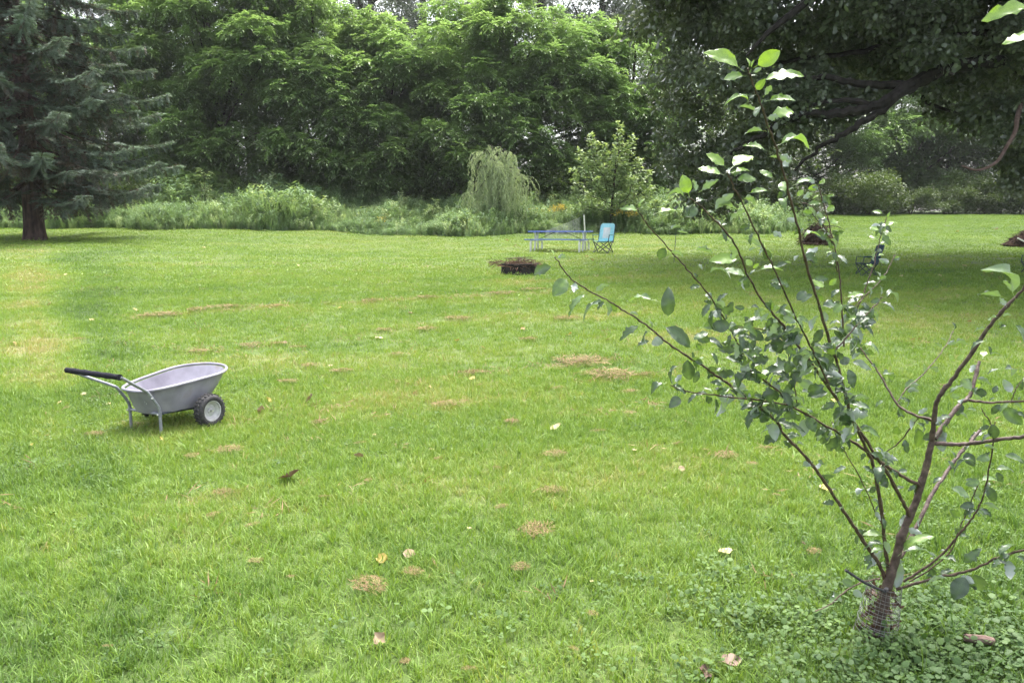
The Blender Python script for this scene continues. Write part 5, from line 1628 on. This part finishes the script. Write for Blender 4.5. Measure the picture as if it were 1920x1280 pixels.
        b_ = len(V_)
        V_ = np.concatenate([V_, [(-.008, 0, -.03), (.008, 0, -.03), (.007, .19, arch * .0 + vs[2][2]), (-.007, .19, vs[2][2])]])
        Q_ = np.concatenate([Q_, [[b_, b_ + 1, b_ + 2, b_ + 3]]])
        return V_, Q_
    SH = {'i': [blade(1, .46, .28, .2, .03), blade(2, .42, .5, .22, .06, .25), blade(3, .5, .2, .16, .06, -.25), blade(11, .44, .38, .3, .08, .1)],
          'r': [blade(4, .5, .4, .22, .3, .3), blade(5, .54, .3, .26, .45, -.3), blade(6, .46, .5, .28, .38, .5), blade(12, .5, .35, .2, .55, .2), blade(13, .44, .6, .3, .25, -.5)],
          'c': [blade(7, .5, .9, .5, .2, .8), blade(8, .48, 1.1, .6, .3, -.7)]}
    cache = {}

    def leaf(x0, y0, x1, y1, w, tint, shape='r', flip=False, lift=None, merged=None):
        k = int(np.argmin((seg_px[:, 0] - x0) ** 2 + (seg_px[:, 1] - y0) ** 2))
        sx, sy, d, o, _ = SEG[k]
        d = d + rng.normal(0, .02)
        a = P(x0, y0, d); b_ = P(x1, y1, d + rng.normal(0, .02))
        v = b_ - a
        vis = np.linalg.norm(v)
        dep = rng.uniform(-.35, .35) * vis if lift is None else lift * vis
        v = v + np.array([0, 1.0, 0]) * dep
        L_ = np.linalg.norm(v)
        y_ = v / L_
        tocam = unit(EYE - a)
        # how far the blade turns its face to the viewer
        u1 = unit(np.cross(y_, tocam)); u2 = np.cross(u1, y_)          # u2 faces the viewer
        up = u1 if u1[2] >= 0 else -u1
        q = min(1.0, w / .5)
        nrm = unit(u2 * q * (-1 if flip else 1) + up * math.sqrt(max(0, 1 - q * q)) + 1e-6)
        x_ = np.cross(y_, nrm)
        si = rng.integers(len(SH[shape]))
        wide = max(.85, min(1.15, w / .5)); L_ *= 1.04
        key = (shape, si, round(float(np.clip(tint, 0, 1)) * 8) / 8)
        if key not in cache:
            V_, Q_ = SH[shape][si]
            tv = np.full(len(V_), key[2]) + RNG.normal(0, .05, len(V_))
            tv[2:50:5] += .16; tv[50:] = .75                    # paler midrib and stalk
            cache[key] = mesh_quads('leaf', V_, Q_, np.clip(tv, 0, 1), M['apple_leaf'], True)
        if merged is not None:
            V_, Q_ = SH[shape][si]
            mm = np.stack([x_ * wide * L_, y_ * L_, nrm * L_], 1)
            tv = np.full(len(V_), tint) + RNG.normal(0, .05, len(V_)); tv[2:50:5] += .16; tv[50:] = .75
            merged.append((V_ @ mm.T + (a - root), Q_, np.clip(tv, 0, 1)))
            return
        ob = bpy.data.objects.new('leaf', cache[key])
        COL.objects.link(ob)
        m3 = Matrix(((x_[0] * wide * L_, y_[0] * L_, nrm[0] * L_, a[0] - root[0]), (x_[1] * wide * L_, y_[1] * L_, nrm[1] * L_, a[1] - root[1]), (x_[2] * wide * L_, y_[2] * L_, nrm[2] * L_, a[2] - root[2]), (0, 0, 0, 1)))
        ob.parent = o
        ob.matrix_local = m3

    Y, MI, D, U = .9, .6, .15, .3      # young, mid, dark, pale underside shown
    LV = [
        (1397,133,1324,95,.38,Y,'i'),(1412,128,1456,100,.6,Y,'i'),(1420,152,1497,142,.25,.75,'i'),(1401,142,1358,145,.4,.7,'i'),(1409,137,1427,128,.5,U,'i'),(1415,172,1430,152,.7,.6,'i'),(1431,183,1445,160,.5,U,'r'),(1433,189,1492,182,.36,.7,'r'),(1437,221,1491,206,.45,.7,'r'),(1412,191,1360,187,.2,.6,'c'),(1424,214,1392,195,.25,U,'r'),(1437,245,1393,248,.3,U,'r'),(1452,272,1518,262,.18,.6,'c'),(1442,283,1396,270,.22,.6,'r'),(1405,130,1402,108,.25,Y,'i'),(1408,130,1414,112,.25,Y,'i'),
        (1365,316,1323,289,.42,Y,'i'),(1368,316,1416,287,.3,.85,'i'),(1360,328,1309,315,.3,.75,'i'),(1372,323,1410,316,.3,.7,'r'),(1375,337,1414,335,.4,.7,'i'),(1400,363,1440,354,.4,.7,'r'),(1293,370,1278,330,.55,Y,'i'),(1309,361,1349,335,.45,U,'r'),(1290,370,1247,363,.2,U,'c'),(1306,363,1302,337,.4,U,'r'),(1335,400,1372,363,.45,U,'r'),(1339,384,1379,387,.3,U,'r'),(1363,424,1400,390,.25,U,'r'),(1393,370,1417,377,.4,U,'r'),(1454,335,1427,319,.4,.6,'i'),(1465,316,1485,295,.6,U,'r'),(1473,363,1466,340,.6,.6,'i'),(1225,400,1272,392,.25,.65,'r'),(1255,431,1274,422,.4,U,'r'),(1267,433,1290,436,.35,U,'r'),(1200,398,1170,388,.3,.6,'r'),(1197,393,1205,372,.35,.8,'i'),
        (1250,460,1236,486,.8,.2,'i'),(1253,471,1283,478,.3,U,'r'),(1300,466,1335,471,.25,U,'r'),(1307,494,1317,505,.4,U,'r'),(1323,512,1365,508,.2,U,'c'),(1375,459,1345,445,.2,U,'r'),(1384,445,1421,457,.3,U,'r'),(1393,485,1337,488,.42,.9,'i'),(1405,518,1358,504,.3,.5,'i'),(1393,530,1382,534,.5,.5,'i'),(1414,499,1398,488,.6,1,'i'),(1414,508,1464,501,.2,.6,'r'),(1402,472,1414,464,.4,U,'r'),(1445,433,1468,443,.7,U,'r'),(1450,426,1470,416,.4,U,'r'),(1454,476,1426,466,.2,U,'r'),(1487,494,1468,490,.3,U,'r'),(1487,490,1498,480,.4,U,'r'),(1438,525,1478,534,.4,.2,'r'),(1410,505,1422,494,.5,1,'i'),
        (1042,485,1061,477,.5,U,'r'),(1040,480,1034,468,.3,.85,'i'),(1042,497,998,513,.45,.2,'r'),(1067,517,1038,552,.6,.45,'i'),(1080,525,1075,549,.6,U,'r'),(1105,542,1062,587,.25,.5,'r'),(1112,549,1141,532,.4,U,'r'),(1145,568,1091,590,.25,.2,'c'),(1232,562,1176,562,.2,.4,'r'),(1253,604,1249,540,.5,.15,'i'),(1238,606,1291,645,.45,.1,'i'),(1205,605,1159,633,.4,.2,'r'),(1250,630,1222,645,.7,U,'i'),(1222,637,1195,648,.4,.15,'r'),(1288,665,1290,712,.55,.15,'i'),(1275,680,1252,712,.3,.15,'c'),(1282,700,1265,714,.5,.3,'r'),(1312,690,1300,716,.5,.05,'i'),(1250,716,1218,730,.35,.15,'c'),(1278,740,1255,760,.6,.1,'i'),(1265,727,1286,735,.4,.1,'r'),(1295,625,1332,640,.5,.2,'i'),(1302,640,1318,658,.5,.4,'r'),
        (1357,580,1334,592,.6,U,'i'),(1377,607,1335,614,.58,.1,'i'),(1334,620,1298,633,.4,.4,'i'),(1317,632,1352,647,.35,.1,'i'),(1389,640,1358,648,.35,U,'r'),(1386,622,1391,660,.4,.05,'i'),(1400,578,1377,575,.5,.1,'i'),(1403,577,1426,579,.25,.05,'c'),(1420,633,1406,658,.45,.05,'i'),(1416,686,1396,658,.4,.1,'c'),(1449,678,1433,713,.4,.1,'r'),(1455,640,1434,657,.4,.1,'r'),(1452,622,1452,655,.5,.1,'r'),(1396,602,1450,600,.22,.1,'r'),(1352,669,1392,679,.35,.15,'r'),(1383,695,1406,690,.5,U,'r'),(1331,657,1347,682,.4,.1,'r'),(1326,717,1353,720,.35,.1,'r'),(1333,731,1364,729,.25,.05,'r'),(1400,708,1431,718,.45,.15,'r'),(1388,726,1406,742,.5,U,'r'),(1420,729,1418,752,.6,.1,'i'),(1461,729,1483,760,.45,.15,'i'),(1497,703,1480,733,.45,.15,'i'),(1443,702,1478,708,.2,.1,'r'),(1410,590,1425,585,.6,.55,'i'),(1463,641,1487,661,.6,.5,'r'),(1431,741,1452,749,.4,.2,'r'),
        (1490,567,1509,545,.7,.15,'i'),(1541,566,1530,550,.5,.5,'r'),(1550,607,1544,584,.6,U,'i'),(1581,558,1616,549,.35,.8,'i'),(1560,590,1577,570,.7,.6,'i'),(1572,574,1590,579,.4,U,'r'),(1583,598,1611,596,.35,.75,'i'),(1590,677,1632,689,.3,.1,'i'),(1588,684,1601,726,.42,.15,'i'),(1603,614,1635,622,.25,.1,'c'),(1536,646,1560,651,.45,.1,'r'),(1540,660,1558,676,.5,.2,'r'),(1517,660,1545,672,.4,.1,'r'),(1505,664,1516,684,.5,.05,'r'),(1547,684,1572,692,.4,.1,'r'),(1492,695,1498,669,.5,.15,'r'),(1504,703,1523,699,.6,.6,'i'),(1500,735,1524,733,.4,.1,'r'),(1589,738,1585,758,.6,.1,'i'),(1572,664,1584,679,.5,.15,'r'),
        (1487,347,1521,335,.3,.7,'i'),(1510,355,1531,351,.5,.85,'i'),(1530,347,1515,331,.5,U,'r'),(1532,347,1550,336,.5,.8,'r'),(1492,370,1508,356,.5,.85,'i'),(1502,375,1522,361,.5,U,'r'),(1545,395,1569,388,.5,.75,'i'),(1528,400,1545,407,.6,U,'r'),(1495,410,1500,397,.4,U,'r'),(1500,395,1526,400,.5,.6,'i'),(1512,482,1533,467,.5,U,'r'),(1503,450,1536,434,.14,.6,'c'),(1658,402,1639,395,.4,.75,'i'),(1662,425,1684,415,.3,.75,'i'),(1650,430,1631,428,.35,.8,'i'),(1652,445,1667,432,.4,.4,'i'),(1648,449,1628,442,.35,.75,'i'),(1676,484,1687,481,.5,.75,'i'),(1550,537,1522,527,.4,1,'i'),(1552,537,1569,523,.8,1,'i'),(1652,557,1651,534,.25,U,'r'),(1658,557,1689,554,.15,.2,'c'),(1645,524,1661,518,.7,.6,'i'),(1564,440,1578,438,.4,.7,'c'),(1566,472,1545,474,.3,.8,'i'),(1572,492,1558,487,.4,U,'r'),(1556,420,1572,412,.5,.7,'r'),(1545,372,1562,366,.4,.6,'r'),(1538,365,1522,372,.4,.8,'r'),(1664,410,1670,398,.4,.7,'i'),(1640,500,1628,496,.4,.7,'r'),(1645,480,1660,476,.4,.7,'r'),
        (1907,560,1860,494,.12,U,'c'),(1901,552,1883,523,.4,U,'r'),(1888,558,1840,549,.3,U,'r'),(1888,576,1878,558,.6,U,'r'),(1872,594,1855,598,.25,U,'r'),(1877,592,1892,589,.35,U,'r'),(1874,600,1878,613,.7,.6,'i'),(1891,611,1875,613,.4,.05,'c'),(1852,616,1827,621,.2,U,'r'),(1850,636,1816,651,.35,.2,'r'),(1852,645,1858,664,.4,.2,'r'),(1898,600,1919,645,.3,.2,'r'),(1852,667,1872,661,.2,U,'r'),(1843,671,1849,658,.5,.9,'i'),(1790,680,1779,664,.5,.95,'i'),(1792,678,1810,666,.7,.95,'i'),(1787,645,1809,641,.25,U,'r'),(1769,654,1753,641,.4,U,'r'),(1879,690,1909,699,.2,.1,'c'),(1877,690,1851,699,.25,.1,'r'),
        (1900,740,1884,713,.6,U,'i'),(1860,740,1873,724,.6,.1,'i'),(1802,707,1818,727,.6,.3,'i'),(1775,740,1806,720,.3,.2,'r'),(1805,740,1780,742,.5,.85,'i'),(1809,731,1825,729,.5,.9,'r'),(1829,718,1838,727,.7,1,'i'),(1826,707,1854,717,.4,.3,'r'),(1767,776,1756,795,.6,U,'r'),(1797,773,1813,781,.4,U,'r'),(1764,793,1779,801,.4,U,'r'),(1843,780,1854,799,.5,.4,'i'),(1862,788,1868,824,.6,.08,'i'),(1850,807,1820,824,.4,.1,'r'),(1840,836,1863,838,.4,U,'r'),(1875,850,1916,862,.4,.35,'i'),(1850,860,1874,870,.5,.6,'i'),(1860,879,1907,882,.3,.25,'i'),(1836,864,1789,875,.2,.1,'c'),(1773,859,1787,878,.4,.15,'r'),(1874,756,1908,792,.5,.5,'i'),(1900,769,1920,781,.4,.1,'r'),(1895,757,1920,765,.3,U,'r'),(1810,765,1828,767,.4,.5,'r'),
        (1777,911,1815,928,.35,.35,'i'),(1842,899,1811,908,.5,.5,'i'),(1836,901,1872,899,.3,.55,'i'),(1832,945,1804,951,.5,.15,'i'),(1834,943,1868,949,.3,.3,'i'),(1852,905,1857,937,.7,.1,'i'),(1866,880,1882,905,.5,.15,'r'),(1802,970,1784,957,.6,.45,'i'),(1816,985,1800,1002,.5,.1,'r'),(1800,1060,1839,1028,.5,.15,'r'),(1868,1046,1910,1022,.35,.2,'r'),(1890,1042,1890,1080,.6,U,'r'),(1875,1044,1862,1062,.5,.15,'r'),(1780,1080,1737,1092,.3,U,'r'),(1758,1082,1792,1070,.35,.1,'r'),(1797,1076,1823,1090,.7,U,'i'),(1814,1072,1783,1117,.6,.05,'i'),(1824,1068,1840,1112,.7,.05,'r'),(1900,1038,1935,1060,.4,.1,'r'),
        (1683,990,1711,969,.7,.3,'i'),(1694,990,1727,999,.5,U,'r'),(1663,1006,1617,994,.3,.6,'i'),(1682,1040,1747,1002,.3,.7,'i'),(1682,1032,1750,1031,.16,.2,'i'),(1664,1018,1620,1025,.25,.2,'r'),(1666,1027,1627,1051,.4,U,'r'),(1680,1042,1680,1096,.6,.3,'i'),(1640,1078,1624,1094,.9,.45,'i'),(1606,1098,1578,1086,.7,.45,'i'),(1578,1112,1555,1120,.6,.4,'r'),(1640,955,1652,975,.5,U,'r'),(1596,1104,1618,1120,.6,.3,'i'),
        (1720,792,1730,843,.45,.5,'i'),(1682,793,1681,817,.6,.45,'i'),(1694,742,1706,762,.3,.1,'c'),(1654,702,1654,719,.4,0,'c'),(1679,763,1701,785,.4,.5,'r'),(1660,748,1643,762,.4,.4,'r'),(1662,702,1680,713,.6,.5,'r'),(1733,702,1730,680,.4,U,'r'),(1610,650,1645,652,.15,.4,'c'),(1700,726,1725,722,.3,U,'r'),(1742,690,1760,694,.3,U,'r'),(1620,660,1600,672,.4,.3,'r'),
        (1418,758,1400,803,.35,.15,'i'),(1447,785,1454,824,.6,.3,'i'),(1430,766,1450,792,.6,.15,'i'),(1480,762,1500,790,.5,.1,'r'),(1512,776,1528,808,.6,.4,'i'),(1575,812,1566,786,.5,.15,'i'),(1530,862,1548,871,.4,.4,'i'),(1592,872,1563,886,.35,.15,'i'),(1612,872,1636,884,.4,.2,'r'),(1560,800,1540,812,.5,.2,'r'),(1590,806,1600,790,.5,U,'r'),(1545,795,1530,822,.5,.3,'r'),
        (1948,14,1864,22,.38,Y,'r'),(1955,60,1890,76,.3,Y,'i'),(1960,40,2010,20,.4,.9,'i'),(1985,120,2030,100,.4,.7,'r'),(2000,200,1960,215,.4,.6,'r'),(2003,260,2040,240,.4,.6,'r'),(1990,380,1950,390,.4,.6,'r')]
    for L_ in LV:
        x0, y0, x1, y1, w, t, sh = L_
        fl = (t == U)
        leaf(x0, y0, x1, y1, w, t + rng.normal(0, .04), sh, flip=fl)
    # more leaves filling the crowded middle of the tree
    extra = 0; rest = []
    room = 300 - len(LV)
    while extra < 560:
        k = rng.integers(len(SEG))
        sx, sy, d, o, _ = SEG[k]
        dense = 1330 < sx < 1610 and 540 < sy < 820
        if not dense and (sy > 1060 or o in (trunk, b1, b3) or (sx < 1300 and sy < 560) or rng.uniform() < .68): continue
        a = rng.uniform(0, 6.283); l_ = rng.uniform(23, 43) if dense else rng.uniform(16, 30)
        t = rng.choice([.05, .1, .15, .2, .3, .5, U], p=[.2, .2, .15, .12, .08, .1, .15])
        leaf(sx, sy, sx + l_ * math.cos(a), sy + l_ * .8 * math.sin(a) + 6, rng.uniform(.2, .65), t, rng.choice(['i', 'r', 'r', 'c']), flip=(t == U), merged=None if extra < room else rest); extra += 1
    tag(obj('small_leaves', mesh_quads('small_leaves', *join(rest), M['apple_leaf'], True), e), kind='stuff')

    # wire guard round the trunk foot
    bot = G(1640, 1192) ; top = P(1660, 1094, D0 - .02)
    gw = empty('trunk_guard', bot, 0, 'tapered wire mesh guard wrapped round the apple trunk foot', 'guard')
    ax = top - bot
    rb, rt = .086, .063
    ring = MB(); ring.tube([(math.cos(a), math.sin(a), 0) for a in np.linspace(0, 2 * math.pi, 33)], .011, 4, False)
    mat_w = M['wire']
    nr = 17
    first = None
    for i in range(nr):
        f = i / (nr - 1)
        r_ = rb + (rt - rb) * f
        p_ = ax * f
        if first is None:
            first = ring.build('ring_wire', mat_w, gw); o = first
        else:
            o = obj('ring_wire', first.data, gw)
        o.location = [float(v) for v in p_]; o.scale = (r_ * (1 + .04 * rng.normal()), r_ * (1 + .04 * rng.normal()), r_)
        o.rotation_euler = (.10 + rng.normal(0, .03), .13 + rng.normal(0, .03), 0)
    for k in range(26):
        a = 6.283 * k / 26
        mb = MB(); mb.tube([(rb * math.cos(a), rb * math.sin(a), 0), ax * .5 + np.array([(rb + rt) / 2 * math.cos(a + .04), (rb + rt) / 2 * math.sin(a + .04), 0]), ax + np.array([rt * math.cos(a + .02), rt * math.sin(a + .02), .006 * rng.normal()])], .0007, 4)
        mb.build('upright_wire', mat_w, gw)
    # brown dead leaves caught inside the guard
    n_ = 120
    a_ = rng.uniform(0, 6.283, n_); f_ = rng.uniform(0, .92, n_); r_ = np.sqrt(rng.uniform(0, 1, n_)) * (rb + (rt - rb) * f_) * .92
    bb = np.stack([r_ * np.cos(a_), r_ * np.sin(a_), np.zeros(n_)], 1) + ax[None] * f_[:, None]
    V_, Q_, T_ = leafquads(bb, rdir(n_, rng), rdir(n_, rng), .032, .018, np.clip(rng.normal(0, .05, n_), 0, 1), .3)
    tag(obj('leaf_litter', mesh_quads('leaf_litter', V_, Q_, T_, M['dead_leaf']), gw), kind='stuff')
    # black tie at the top of the guard
    q0, q1, q2 = P(1585, 1068, D0 - .12), P(1622, 1092, D0 - .10), P(1658, 1108, D0 - .09)
    tie = empty('rubber_tie', q0, 0, 'black rubber tie sticking out at the top of the wire guard', 'tie')
    mb = MB(); mb.tube(spline([np.zeros(3), q1 - q0, q2 - q0], 6), .0055, 7); mb.build('strap', M['black_rubber'], tie)
    mb = MB(); mb.tube([q2 - q0, q2 - q0 + np.array([.02, .02, .0])], .009, 8); mb.build('buckle', M['black_rubber'], tie)
apple()

# ------------------------------------------------------------------ thin summer haze
m, n, out = new_mat('haze')
pv = n.nodes.new('ShaderNodeVolumePrincipled')
pv.inputs['Color'].default_value = (.93, .96, 1.0, 1)
pv.inputs['Density'].default_value = .00022
pv.inputs['Anisotropy'].default_value = .2
n.links.new(pv.outputs[0], out.inputs['Volume'])
mb = MB(); mb.box((0, 238, 18.0), (900, 580, 40))
hz = mb.build('haze', m, None, False)
tag(hz, 'thin pale summer haze hanging over the whole garden', None, None, 'stuff')
